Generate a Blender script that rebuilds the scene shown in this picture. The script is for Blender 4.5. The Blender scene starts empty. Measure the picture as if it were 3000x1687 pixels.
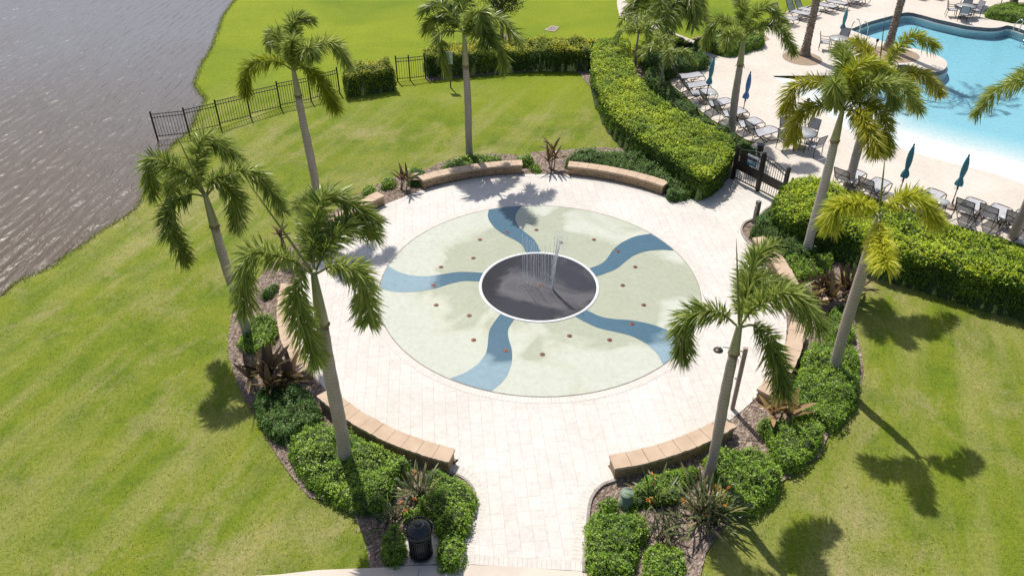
import bpy, bmesh, math, random
import numpy as np
from mathutils import Vector, Matrix
from mathutils.geometry import tessellate_polygon
SC = bpy.context.scene
COL = SC.collection
R = math.radians
# ------------------------------------------------------------------ camera, sky, sun, exposure
cam = bpy.data.objects.new('camera', bpy.data.cameras.new('camera')); COL.objects.link(cam)
cam.location = (0, 0, 15.0); cam.rotation_euler = (R(90 - 35.81), 0, 0)
cam.data.sensor_fit = 'HORIZONTAL'; cam.data.angle = R(66.0); cam.data.clip_end = 2000
SC.camera = cam
SUN_EL, SUN_AZ = 58.0, -23.0            # azimuth measured from +Y (away from the camera) towards +X
world = bpy.data.worlds.new('World'); SC.world = world; world.use_nodes = True
wn = world.node_tree.nodes; wl = world.node_tree.links
sky = wn.new('ShaderNodeTexSky'); sky.sky_type = 'NISHITA'; sky.sun_disc = False
sky.sun_elevation = R(SUN_EL); sky.sun_rotation = R(SUN_AZ); sky.dust_density = 2.0; sky.air_density = 1.0
wl.new(sky.outputs[0], wn['Background'].inputs[0]); wn['Background'].inputs[1].default_value = 0.095
sun = bpy.data.objects.new('sun', bpy.data.lights.new('sun', 'SUN')); COL.objects.link(sun)
sun.data.energy = 4.1; sun.data.angle = R(0.53); sun.data.color = (1.0, 0.95, 0.87)
_d = Vector((math.sin(R(SUN_AZ)) * math.cos(R(SUN_EL)), math.cos(R(SUN_AZ)) * math.cos(R(SUN_EL)), math.sin(R(SUN_EL))))
sun.rotation_euler = _d.to_track_quat('Z', 'Y').to_euler(); sun.location = (0, 0, 40)
SC.view_settings.view_transform = 'Standard'; SC.view_settings.look = 'None'
SC.view_settings.gamma = 1.0; SC.view_settings.exposure = 0.19
SC.render.engine = 'CYCLES'
SC.cycles.max_bounces = 6; SC.cycles.transparent_max_bounces = 12; SC.cycles.use_denoising = True
SC.cycles.caustics_reflective = False; SC.cycles.caustics_refractive = False
# ------------------------------------------------------------------ surveyed positions (metres, world space)
CX, CY = 0.88, 20.85                    # centre of the splash pad
PALMS = {'P1':{'base':(-7.21,25.67),'crown':(-7.31,25.64,5.58),'scar':4.59,'spear':(-7.61,25.55,7.22),'fronds':[[(-7.85,25.4,5.88),(-8.6,25.06,5.74),(-8.84,24.96,4.88)],[(-6.89,25.73,6.06),(-5.97,25.92,6.29),(-5.51,26.02,5.41)],[(-6.88,25.58,5.57),(-6.45,25.52,5.13),(-6.01,25.46,4.13)],[(-7.13,25.23,6.21),(-7.01,24.98,6.71),(-7.25,25.5,6.17)],[(-7.27,26.02,6.21),(-7.22,26.38,6.91),(-6.65,26.54,6.86)],[(-7.61,26,6.1),(-7.99,26.45,6.41),(-8.27,26.79,5.89)],[(-6.79,25.03,6.23),(-6.41,24.57,6.59),(-6.29,24.43,6.33)]]},'P2':{'base':(-7.92,18.33),'crown':(-8.08,18.26,4.91),'scar':3.89,'spear':(-8.36,18.13,6.67),'fronds':[[(-8.43,18.23,5.47),(-9.2,18.18,5.91),(-9.39,18.17,4.87)],[(-8.31,18.7,5.35),(-8.08,19.12,6.1),(-7.37,19.31,5.32)],[(-7.4,18.4,5.38),(-6.7,18.55,5.3),(-6.24,18.65,4.12)],[(-7.72,18.27,5.33),(-7.34,18.28,4.83),(-7.41,18.28,3.81)],[(-8.42,18,4.96),(-8.9,17.62,4.53),(-8.83,17.67,3.14)],[(-8.51,18.59,5.07),(-9.03,19,5.07),(-9.54,19.4,4.28)]]},'P3':{'base':(-4.08,13.15),'crown':(-4.03,13.17,5.95),'scar':4.55,'spear':(-4.87,12.85,8.2),'fronds':[[(-4.05,13.76,6.46),(-3.81,14.32,7.04),(-2.89,14.57,6.26)],[(-3.73,13.65,6.28),(-3.4,14.18,6.4),(-3.02,14.79,5.79)],[(-4.2,13.97,6.24),(-4.32,14.73,6.56),(-4.62,15.07,6.4)],[(-4.44,13,6.32),(-5.11,12.73,6.56),(-5.38,12.62,5.29)],[(-4.16,12.94,6.05),(-4.36,12.72,5.45),(-4.13,12.62,3.96)],[(-3.51,13.17,6.08),(-3.09,13.17,5.76),(-3.06,13.17,4.59)]]},'P4':{'base':(-1.77,29.94),'crown':(-1.82,29.94,5.47),'scar':4.06,'spear':None,'fronds':[[(-2.21,30.24,5.8),(-2.8,30.71,6.21),(-3.44,31.2,5.77)],[(-2.39,30.49,5.56),(-3.1,31.18,5.43),(-3.36,31.42,4.91)],[(-2.14,29.89,5.4),(-2.79,29.8,5.26),(-2.56,29.84,3.79)],[(-1.89,30.74,5.8),(-1.8,31.5,6.44),(-1.53,31.84,6.35)],[(-1.47,29.23,6.09),(-1.15,28.56,6.55),(-1.03,28.32,6.07)],[(-1.28,29.9,5.74),(-0.53,29.85,5.9),(0.32,29.79,5.02)],[(-1.28,29.84,5.65),(-0.71,29.74,5.32),(-0.29,29.67,4.03)],[(-1.47,29.28,5.64),(-1.02,28.43,5.83),(-0.79,28,5.48)]]},'P5':{'base':(9.67,32.19),'crown':(9.51,32.24,4.4),'scar':3.26,'spear':None,'fronds':[[(9.08,32.35,4.81),(8.36,32.53,4.99),(8.05,32.6,3.93)],[(9.51,32.88,4.92),(9.51,33.26,5.44),(9.51,34.14,5.56)],[(9.68,32.23,5.17),(10.24,32.19,5.66),(11.12,32.13,4.88)],[(9.91,32.06,4.83),(10.7,31.71,4.97),(11.43,31.39,4.03)],[(8.99,31.57,4.8),(8.48,30.92,4.94),(8.57,31.03,4.44)]]},'P6':{'base':(10.03,22.47),'crown':(10,22.49,5.51),'scar':4.4,'spear':None,'fronds':[[(9.33,22.73,6.13),(8.6,23,5.93),(8.5,23.03,5.07)],[(9.4,22.53,5.55),(8.75,22.58,5.2),(8.7,22.58,4.33)],[(10,22.96,6.27),(10,23.45,6.85),(10,23.93,6.8)],[(10.07,22.62,6.52),(10.49,22.74,6.79),(11.26,22.79,6.48)],[(10.42,22.46,6.12),(11.31,22.4,6.37),(12.28,22.33,5.43)],[(10.31,22.25,5.73),(10.88,21.8,5.6),(11.25,21.51,4.46)],[(10.13,22.02,5.56),(10.34,21.3,5.38),(10.52,20.67,4.84)],[(9.64,22.21,6.01),(9.32,21.96,6.43),(9.59,22.17,5.71)],[(10.32,22.34,6.13),(10.93,22.07,6.38),(11.25,21.93,5.72)]]},'P7':{'base':(13.28,27.62),'crown':(13.3,27.61,4.33),'scar':3.45,'spear':(12.97,27.77,6.66),'fronds':[[(13.5,27.6,5.07),(14.05,27.56,5.99),(14.98,27.5,5.58)],[(13.75,27.35,4.67),(14.47,26.94,4.83),(15.15,26.55,4.26)],[(13.83,27.58,4.45),(14.46,27.53,4.22),(14.77,27.51,3.39)],[(13.09,28.14,4.84),(12.82,28.79,5.28),(12.64,29.26,5.16)],[(12.66,27.08,4.71),(12.17,26.67,4.73),(12.19,26.68,4.17)]]},'P8':{'base':(4.77,12.85),'crown':(4.74,12.87,4.82),'scar':4,'spear':(4.36,12.99,6.81),'fronds':[[(4.21,12.96,5.06),(3.66,13.06,4.74),(3.71,13.05,3.7)],[(5.03,12.77,4.81),(5.43,12.64,4.34),(5.85,12.5,3.16)],[(5,12.76,5.39),(5.52,12.55,5.81),(6.16,12.29,5.1)],[(5.01,13.58,5.12),(5.29,14.26,5.48),(5.75,14.57,5.65)],[(4.92,13.39,5.07),(5.38,13.89,5.15),(6.17,14.12,4.73)]]},'P9':{'base':(8.99,16.53),'crown':(8.92,16.57,5.29),'scar':4.3,'spear':(8.69,16.69,6.77),'fronds':[[(8.39,16.44,5.6),(7.7,16.27,5.6),(7.65,16.25,5.05)],[(9.21,16.54,5.63),(9.66,16.49,5.75),(10.34,16.42,5.04)],[(8.85,16.3,5.12),(8.73,15.79,4.96),(8.47,14.76,4.96)]]},'P10':{'base':(17.77,23.74),'crown':(17.82,23.74,4.9),'scar':3.8,'spear':None,'fronds':[[(16.24,23.85,5.78),(15.39,23.91,5.45),(15.01,23.94,4.58)],[(16.8,24.6,5.69),(16.54,24.82,5.67),(16.45,24.89,5.24)]]}}
SHORE = [(-18.97,60.51),(-18.7,54.43),(-18.45,50.92),(-17.88,47.77),(-17.26,44.25),(-17.1,42.34),(-16.66,39.98),(-16.45,39.15),(-15.84,38.08),(-15.39,37.41),(-15.24,36.71),(-15.17,35.65),(-15,34.55),(-14.87,33.75),(-14.99,32.94),(-15.1,32.12),(-15.03,30.57),(-14.86,28.95),(-14.79,27.9),(-14.6,26.6),(-14.9,25.56),(-15.28,24.68),(-15.47,23.87),(-15.76,23.3),(-16.01,22.36),(-16.66,21.65),(-16.79,20.81),(-17.22,20.17),(-17.47,19.05),(-18.12,17.74)]
PLAZA_EXIT_L = [(-1.59,13.03),(-1.23,12.87),(-0.96,12.57),(-0.87,12.13),(-1,11.38),(-1.07,11.01),(-1.16,10.42)]
PLAZA_EXIT_R = [(2.55,12.77),(2.18,12.61),(1.94,12.32),(1.82,12.02),(1.71,11.37),(1.58,10.56),(1.55,10.23)]
GATE_EDGE_L = [(5.93,26.92),(6.73,26.85),(7.67,27.3),(8.79,28.25)]
GATE_EDGE_R = [(10.2,26.21),(9.62,25.82),(9.06,25.15),(8.53,24.78),(8.26,24.25),(8.26,23.67),(8.38,23.22)]
WALK_TOP = [(-8.38,9.91),(-6.22,10.08),(-5.04,10.17),(-4.22,10.28),(-2.9,10.34),(-2.38,10.38),(-1.16,10.42),(0,10.37),(1.55,10.23),(2.33,10.13),(4.35,9.96)]
TRASH_PAD = [(-2.39,10.39),(-2.39,11.15),(-1.66,11.22),(-1.62,10.42)]
MULCH_L = [(0.2,30.35),(-0.81,30.5),(-2.15,30.24),(-3.03,29.62),(-3.55,28.97),(-4.01,28.73),(-5.06,28.12),(-5.99,26.92),(-6.58,25.91),(-7.22,24.61),(-7.86,23.02),(-8.32,21.57),(-8.54,20.45),(-8.65,19.94),(-8.67,19.24),(-8.47,18.24),(-8.2,17.33),(-7.69,16.32),(-7.25,15.59),(-6.8,14.99),(-6.31,14.17),(-5.8,13.45),(-5.41,12.94),(-4.82,12.28),(-4.35,12.17),(-3.78,11.94),(-3.44,11.37),(-3.21,10.84),(-3.1,10.35),(-1.16,10.43),(-1.07,11.01),(-1,11.38),(-0.87,12.13),(-0.96,12.57),(-1.23,12.87),(-1.59,13.03)]
MULCH_R = [(2.55,12.77),(2.18,12.61),(1.94,12.32),(1.82,12.02),(1.71,11.37),(1.58,10.56),(1.55,10.23),(2.33,10.13),(3.84,9.98),(4.07,10.16),(4.29,10.73),(4.73,11.26),(5.1,11.71),(5.64,11.97),(6.22,12.4),(6.67,12.85),(7.06,13.1),(7.7,13.54),(8.25,14.41),(8.73,14.8),(9.15,15.29),(9.51,15.84),(9.99,16.82),(10.22,17.69),(10.4,18.62),(10.72,19.59),(11.03,20.58),(10.99,21.47),(11.19,22.18),(11.83,22.08),(13.02,21.15),(13.97,20.36),(14.87,19.59),(15.75,19.08),(16.65,18.43),(18.84,22.28),(17.69,22.77),(16.8,23.53),(15.57,24.47),(14.33,25.61),(13.19,26.92),(11.98,27.62),(10.51,26.76),(10.2,26.21),(9.62,25.82),(9.06,25.15),(8.53,24.78),(8.26,24.25),(8.26,23.67),(8.38,23.22)]
MULCH_T = [(-0.13,30.05),(0.88,30.62),(1.91,30.81),(3.84,31.11),(5.53,30.92),(5.16,31.71),(4.77,33.37),(4.39,35.03),(4.12,36.96),(3.84,38.37),(3.41,40.08),(1.29,40.08),(-0.41,39.85),(-2.52,39.29),(-4.32,38.74),(-4.51,39.29),(-2.57,40.31),(-0.42,40.9),(4.1,41.37),(7.43,40.78),(8.67,34.11),(9.65,31.19),(10.49,31.11),(8.79,28.25),(7.67,27.3),(6.73,26.85),(5.93,26.92)]
DECK = [(8.79,28.25),(9.91,30.81),(10.58,31.51),(10.17,31.91),(9.77,32.94),(9.21,33.89),(8.71,35.4),(8.57,36.36),(8.07,38.05),(7.94,39.46),(7.94,40.02),(10.78,42.11),(12.01,43.05),(12.68,43.37),(13.45,43.9),(14.39,44.7),(14.8,45.05),(14.75,46.17),(15.61,48.18),(17.38,50.5),(18.73,51.43),(19.43,51.86),(20.59,52.92),(22.95,55.06),(26.09,59.13),(46.11,59.13),(20.9,20.89),(18.95,22.47),(17.96,23.28),(17.03,24.01),(15.76,24.89),(14.51,26.06),(13.3,27.23),(12,28.22),(10.51,26.76),(10.2,26.21)]
PATH = [(7.19,55.54),(6.81,52.3),(6.71,50.42),(6.72,49.12),(7.53,48.18),(9.16,46.32),(9.91,45.26),(10.78,42.11),(12.01,43.05),(11.04,44.03),(10.16,45.39),(9.43,46.54),(8.43,48.57),(7.73,49.76),(7.69,51),(8.22,53.65),(9,56.53)]
BED_PATH = [(10.39,45.39),(11.04,44.03),(12.01,43.05),(12.68,43.37),(13.45,43.9),(14.39,44.7),(14.8,45.05),(14.75,46.17),(14.39,46.68),(13.36,46.32),(11.92,46.1)]
BED_TOPR = [(29.58,50.33),(30.85,51.69),(32.14,52.47),(33.96,52.47),(33.49,49.76),(31.99,48.8),(30.91,48.8),(30.4,49.52)]
POOL_FAR = [(20.04,46.88),(21.87,48.44),(23.93,49.76),(24.87,50.25),(25.47,49.71),(25.98,48.96),(26.53,48.39),(27.07,47.8),(27.55,47.47),(28.02,47.3),(28.52,47.17),(29.03,47.25),(29.46,47.47),(29.79,47.65),(30.04,47.37),(30.31,46.73),(31.24,45.26),(32.68,42.61)]
POOL_LOW = [(24.31,26.06),(22.94,27.3),(21.77,28.56),(21.28,29.58),(20.07,30.35),(19.07,31.11),(18.06,31.99),(17.31,32.65),(17,33.32),(16.79,34.2),(16.85,35.12),(17.06,36.22),(17.18,37.37),(16.95,38.42),(16.16,39.07),(14.79,39.29)]
POOL_PEN = [(14.83,39.4),(16.28,39.46),(17.84,39.8),(19.49,40.31),(20.64,41.01),(21.19,40.9),(21.58,40.31),(21.95,39.97),(22.33,40.02),(22.8,40.43),(23.19,41.01),(23.4,41.68),(23.36,42.23),(23.15,42.73),(22.81,43.24),(22.34,43.7),(21.83,44.1),(21.33,44.57),(20.91,45.26),(20.41,46.1)]
POOL_BENCH = [(21.19,40.9),(21.53,40.2),(21.88,39.8),(22.32,39.85),(22.85,40.31),(23.29,40.95),(23.53,41.68),(23.5,42.29),(23.24,42.8),(23.15,42.73),(23.36,42.23),(23.4,41.68),(23.19,41.01),(22.8,40.43),(22.33,40.02),(21.95,39.97),(21.58,40.31)]
RING_A = (15.7,41.86)
DATE_A = (16.02,42.48)
DATE_B = (20.92,43.37)
DATE_C = (31.73,51)
HEDGE_BOX = [(-8.15,36.59),(-5.71,37.49),(-6.27,38.99),(-8.21,38.03)]
HEDGE_LONG = [(-4.34,39.17),(-3.15,39.34),(-0.41,40.05),(2.29,40.11),(4.18,40.17),(4.45,42.11),(2.39,42.24),(-0.77,41.98),(-3.41,41.15),(-4.66,40.41)]
HEDGE_CURVE = [(4.29,41.47),(3.99,38.76),(3.94,36.08),(4.13,33.53),(4.56,31.5),(5.17,29.91),(5.82,28.8),(6.42,27.68),(7.1,26.43),(7.88,26.92),(8.71,28.27),(9.04,29.35),(8.49,30.57),(8.08,31.25),(7.42,32.3),(7.01,33.22),(6.47,34.69),(6.15,36.43),(6.07,39.34),(6.27,41.79),(5.39,42.3)]
HEDGE_RIGHT = [(9.48,23.34),(10.55,22.66),(11.48,21.91),(12.24,21.19),(13.58,20.38),(14.45,19.73),(15.57,19.1),(16.55,18.35),(17.83,20.53),(16.74,21.29),(15.63,22.03),(14.49,22.92),(13.32,23.94),(12.22,25.02),(11.7,25.74),(11.17,25.93)]
SHRUB_ROUND = [(9.12,23.88),(9.38,24.73),(10,25.68),(10.94,26.15),(11.6,25.68),(11.27,24.44),(10.54,23.48),(9.74,23.08),(9.28,23.34)]
HEDGE_DECK = [(7.17,39.43),(7.52,39.03),(7.77,36.88),(8.3,35),(8.94,32.75),(9.58,31.3),(10.22,30.13),(9.99,29.65),(9.43,30.63),(8.77,31.91),(7.79,33.71),(6.97,36.73),(6.69,38.59)]
SHRUBS = [([(-5.57,13.53),(-5.38,14.03),(-4.81,14.35),(-4.34,14.21),(-3.52,13.75),(-2.87,13.31),(-2.45,13.01),(-2.72,12.6),(-2.85,12.08),(-3.03,11.62),(-3.29,11.7),(-3.73,11.77),(-4.27,12.08),(-4.78,12.44),(-5.13,12.84),(-5.39,13.18)],0.5,'large glossy green shrub mass round the nearest palm, behind the front left bench wall','s'),([(-2.05,12.88),(-1.59,12.71),(-1.19,12.55),(-0.9,12.23),(-0.85,11.77),(-0.98,11.21),(-1.09,11.03),(-1.65,11.03),(-1.85,11.36),(-2.35,11.47),(-2.49,11.61),(-2.17,11.84),(-1.9,12.31)],0.45,'clipped green shrub on the left corner of the plaza exit, behind the trash can','s'),([(-1.62,10.97),(-1.06,10.97),(-1.06,10.45),(-1.15,10.23),(-1.56,10.25)],0.38,'small square green shrub between the trash can slab and the plaza exit','s'),([(-2.57,11.28),(-2.34,10.85),(-2.35,10.41),(-2.69,10.34),(-2.89,10.71),(-2.84,11.06)],0.4,'low green shrub on the lawn side of the black trash can','s'),([(-6.88,15.34),(-6.52,15.75),(-6.03,15.96),(-5.57,15.7),(-5.09,15.08),(-5,14.45),(-5.41,14.17),(-5.56,13.89),(-5.97,13.94),(-6.41,14.35)],0.5,'shaded dark green shrub below the big bronze plant at the left bed','s'),([(-8.04,17.79),(-8.03,18.34),(-7.91,18.92),(-7.3,19.05),(-6.99,18.28),(-7.08,17.85),(-7.27,17.37),(-7.8,17.49)],0.32,'sparse low green shrub beside the left palm trunk and left bench wall','s'),([(-8,20.17),(-7.95,20.46),(-7.72,20.75),(-7.51,20.75),(-7.56,20.42),(-7.75,20.03)],0.3,'small dark shrub behind the left bench wall, under the drooping fronds','s'),([(4.7,13.22),(5.16,13.52),(5.63,13.57),(6.09,13.39),(6.47,12.88),(6.41,12.55),(6.06,12.07),(5.51,11.73),(5.04,11.69),(4.83,12),(4.87,12.63)],0.45,'broad bright green shrub on the lawn side of the front right palm','s'),([(2.83,12.34),(3.19,12.67),(3.53,12.75),(4.21,13),(4.58,12.92),(4.12,12.46),(3.86,12.07),(3.41,11.95),(2.88,11.99)],0.4,'low green shrub directly behind the front right bench wall','s'),([(6.38,14.53),(6.75,14.62),(7.22,14.43),(7.79,14.62),(7.97,14.2),(7.64,13.61),(7.18,13.17),(6.73,12.96),(6.42,13.26),(6.46,13.78)],0.4,'rounded green shrub under the bronze plant on the right, next to the lawn','s'),([(7.71,15.91),(8.2,16.95),(8.63,17.51),(9.21,17.75),(9.88,17.48),(9.83,16.95),(9.3,15.46),(8.53,14.49),(8.22,14.37),(7.79,14.63),(7.32,14.71),(7.41,15.37)],0.45,'tall clipped green shrub at the foot of the golden palm on the right lawn','s'),([(9.49,18.79),(10.05,19.49),(10.41,19.29),(10.11,18.03),(9.56,17.85),(9.24,18.13)],0.4,'shaded green shrub below the bronze plant by the right bench walls','s'),([(8.42,23.7),(8.82,24.38),(9.38,25.12),(10.02,24.69),(10.38,23.86),(10.77,23.25),(10.16,22.1),(9.49,22.1),(9.04,22.89)],0.55,'dark green shrub between the gate bollard and the grey palm on the right','s'),([(9.58,22.3),(10.27,22.34),(10.71,22.79),(10.85,22.25),(10.59,21.6),(9.84,21.21),(9.32,21.14),(9.15,22.1)],0.35,'bright low shrub spread round the base of the grey palm on the right','s'),([(1.72,11.45),(2.13,11.6),(2.65,11.61),(3.02,11.41),(3.02,10.94),(2.82,10.84),(2.72,10.46),(2.48,9.97),(1.7,10.03),(1.6,10.6)],0.42,'uneven green shrub on the right corner of the plaza exit','s'),([(1.99,11.94),(2.19,12.11),(2.47,12.09),(2.43,11.79),(2.08,11.63)],0.3,'small green shrub in front of the green utility cylinder','s'),([(2.88,10.57),(3.12,10.82),(3.52,10.78),(3.74,10.51),(3.68,10.04),(3.47,9.79),(2.8,9.79)],0.4,'rounded green shrub at the bottom edge of the right bed','s'),([(2.74,11.95),(2.91,11.98),(2.9,11.77),(2.73,11.75)],0.2,'tiny green shrub between the utility cylinder and the white cap','s'),([(-3,28.37),(-2.55,29.31),(-1.87,29.9),(-0.59,29.75),(-0.42,29.28),(-1.58,28.85),(-2.52,28.43)],0.35,'low green shrub behind the far left bench wall around the centre palm','s'),([(0.07,29.5),(0.73,30.13),(0.88,29.39),(0.36,29.14)],0.3,'small green shrub left of the bronze plant between the two far bench walls','s'),([(0.7,29.02),(1.05,29.3),(1.2,28.84),(0.92,28.6)],0.2,'tiny green shrub at the foot of the bronze plant between the far bench walls','s'),([(2.24,29.51),(2.84,30.1),(3.73,30.18),(4.49,29.95),(5.56,29.81),(6.52,29.59),(6.92,28.62),(7.13,27.61),(7.39,26.96),(6.61,26.42),(5.92,26.39),(5.91,27.38),(5.07,28.04),(3.8,28.62),(2.33,28.98)],0.45,'long dark green shrub bed behind the far right bench wall','s'),([(-4.16,28.13),(-3.89,28.59),(-3.49,28.36),(-3.43,27.68),(-3.99,27.52)],0.4,'small dark shrub right of the bronze plant at the far left bed','s'),([(-5.19,27.5),(-5.04,27.95),(-4.66,27.89),(-4.6,27.4),(-5,27.23)],0.3,'small shrub left of the bronze plant at the far left bed','s'),([(-5.8,26.76),(-5.73,27.29),(-5.37,27.34),(-5.2,26.86),(-5.46,26.55)],0.3,'low shrub at the lawn edge above the short left bench wall','s'),([(10.14,43.81),(10.79,43.14),(11.72,42.11),(13.14,43.01),(14.02,43.61),(14.25,44.84),(13.02,45.19),(11.62,45.05)],0.6,'green shrub bed between the concrete path and the pool deck','s'),([(9.3,42.54),(9.96,42.34),(10.27,40.61),(10.33,40.37),(8.78,39.32),(7.65,38.59),(7.69,40.19),(8.61,42.03)],0.8,'dark green shrub bed at the corner where the path meets the pool deck','s'),([(29.13,49.21),(30.32,50.62),(31.5,51.21),(32.96,50.87),(32.45,48.57),(31.38,47.94),(30.37,48.02),(29.79,48.57)],0.45,'yellowish green planting round the palm trunk at the top right deck corner','s'),([(7.14,41.56),(8.08,42.19),(8.62,40.94),(8.08,38.88),(7.23,38.6),(6.89,39.74)],1,'dark leafy bush under the young palms behind the curved hedge','s')]
FENCE = [(-15.93,32.65),(-14.61,33.03),(-13.43,33.8),(-12.25,34.66),(-11.02,35.49),(-9.71,36.22),(-8.51,37.22)]
FENCE2 = [(-5.84,38.8),(-5.21,38.91),(-4.44,39.18)]
GATE = [(8.84,28.19),(9.57,27.17),(10.23,26.18)]
L_LEFT = [(9.61,38.59),(9.66,37.38),(9.78,36.43),(10.32,35.26),(10.7,34.14),(11.11,33.02),(11.58,32.12)]
L_RIGHT = [(13.8,28.13),(14.5,27.35),(16.22,26.48),(17.39,25.8),(18.12,25.31),(18.8,24.88)]
L_UP = [(16.95,47.47),(18.07,48.45),(18.79,49.09),(20.12,49.96),(21.04,50.63),(22.11,51.38),(22.77,51.73)]
UMB = [(9.26,35.88),(10.64,34.2),(18.57,44.43),(14.73,26.42),(16.58,25.94)]
TABLES = [(12.35,31),(18.03,43.14),(27.79,49.19)]
CHAIRS = [[(11.99,31.8),(11.65,30.81),(12.54,30.68),(12.93,31.67)],[(17.66,43.27),(18.58,44.05)],[(27.21,49.37),(27.53,48.7),(28.52,49.37),(28.8,50.9)]]
SIDE = [(9.57,35.95),(15.94,25.54),(17.77,24.48)]
SHOWER = (5.89,15.21)
BOLLARD = (8.85,24.72)
WOODPOST = (6.47,27.85)
TRASH = (-2,10.67)
SIGN = (-3.07,37.89)
GRATE = [(1.91,46.9),(2.51,46.54),(2.83,47.42),(2.39,47.72)]
CYL = (2.67,12.03)
CAP = (2.97,12.04)
TI = [(-4.29,27.36),(1.55,29.05),(-6.52,15.92),(7.03,14.57),(9.86,19.81),(10.62,20.02),(-8,23.15)]
BIRD = [(-2.19,12.16),(-2.72,11.5),(4.49,11.72),(3.4,12.01),(3.44,11.09)]
TREE = (-0.6,45.53)
YP = [(6.44,40.31),(7.29,37.11),(8.51,43.37)]
LADDER = [(19.83,46.1),(20.18,45.46)]
SOLAR = [(20.16,43.24),(31.32,51.6),(13.81,34.89)]
BLACKBOX = (10.41,30.24)
NBLADE = 90000

# ------------------------------------------------------------------ helpers
rng = np.random.default_rng(7)
random.seed(7)
def tag(o, label=None, cat=None, group=None, kind=None):
    if label: o['label'] = label
    if cat: o['category'] = cat
    if group: o['group'] = group
    if kind: o['kind'] = kind
    return o
def empty(name, loc=(0, 0, 0), rz=0.0):
    o = bpy.data.objects.new(name, None); COL.objects.link(o)
    o.location = loc; o.rotation_euler = (0, 0, rz); o.empty_display_size = 0.2
    return o
def link(name, me, mats, parent=None):
    for m in (mats if isinstance(mats, (list, tuple)) else [mats]): me.materials.append(m)
    o = bpy.data.objects.new(name, me); COL.objects.link(o)
    if parent: o.parent = parent
    return o
def copy_tree(o, parent=None):
    c = o.copy(); COL.objects.link(c); c.parent = parent
    for ch in list(o.children): copy_tree(ch, c)
    return c
def mesh_np(name, V, F, mats, parent=None, tone=None, mi=None, uv=None, smooth=False):
    """V (n,3), F (m,4) quads -> one object"""
    V = np.asarray(V, np.float32); F = np.asarray(F, np.int32)
    me = bpy.data.meshes.new(name)
    k = F.shape[1]
    me.vertices.add(len(V)); me.vertices.foreach_set('co', V.ravel())
    me.loops.add(F.size); me.loops.foreach_set('vertex_index', F.ravel())
    me.polygons.add(len(F)); me.polygons.foreach_set('loop_start', np.arange(0, F.size, k, dtype=np.int32))
    if mi is not None: me.polygons.foreach_set('material_index', np.asarray(mi, np.int32))
    if smooth: me.polygons.foreach_set('use_smooth', np.ones(len(F), bool))
    if uv is not None:
        l = me.uv_layers.new(name='UVMap'); l.data.foreach_set('uv', np.asarray(uv, np.float32).ravel())
    me.update(calc_edges=True); me.validate()
    if tone is not None:
        a = me.attributes.new('tone', 'FLOAT', 'FACE'); a.data.foreach_set('value', np.asarray(tone, np.float32))
    return link(name, me, mats, parent)
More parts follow.
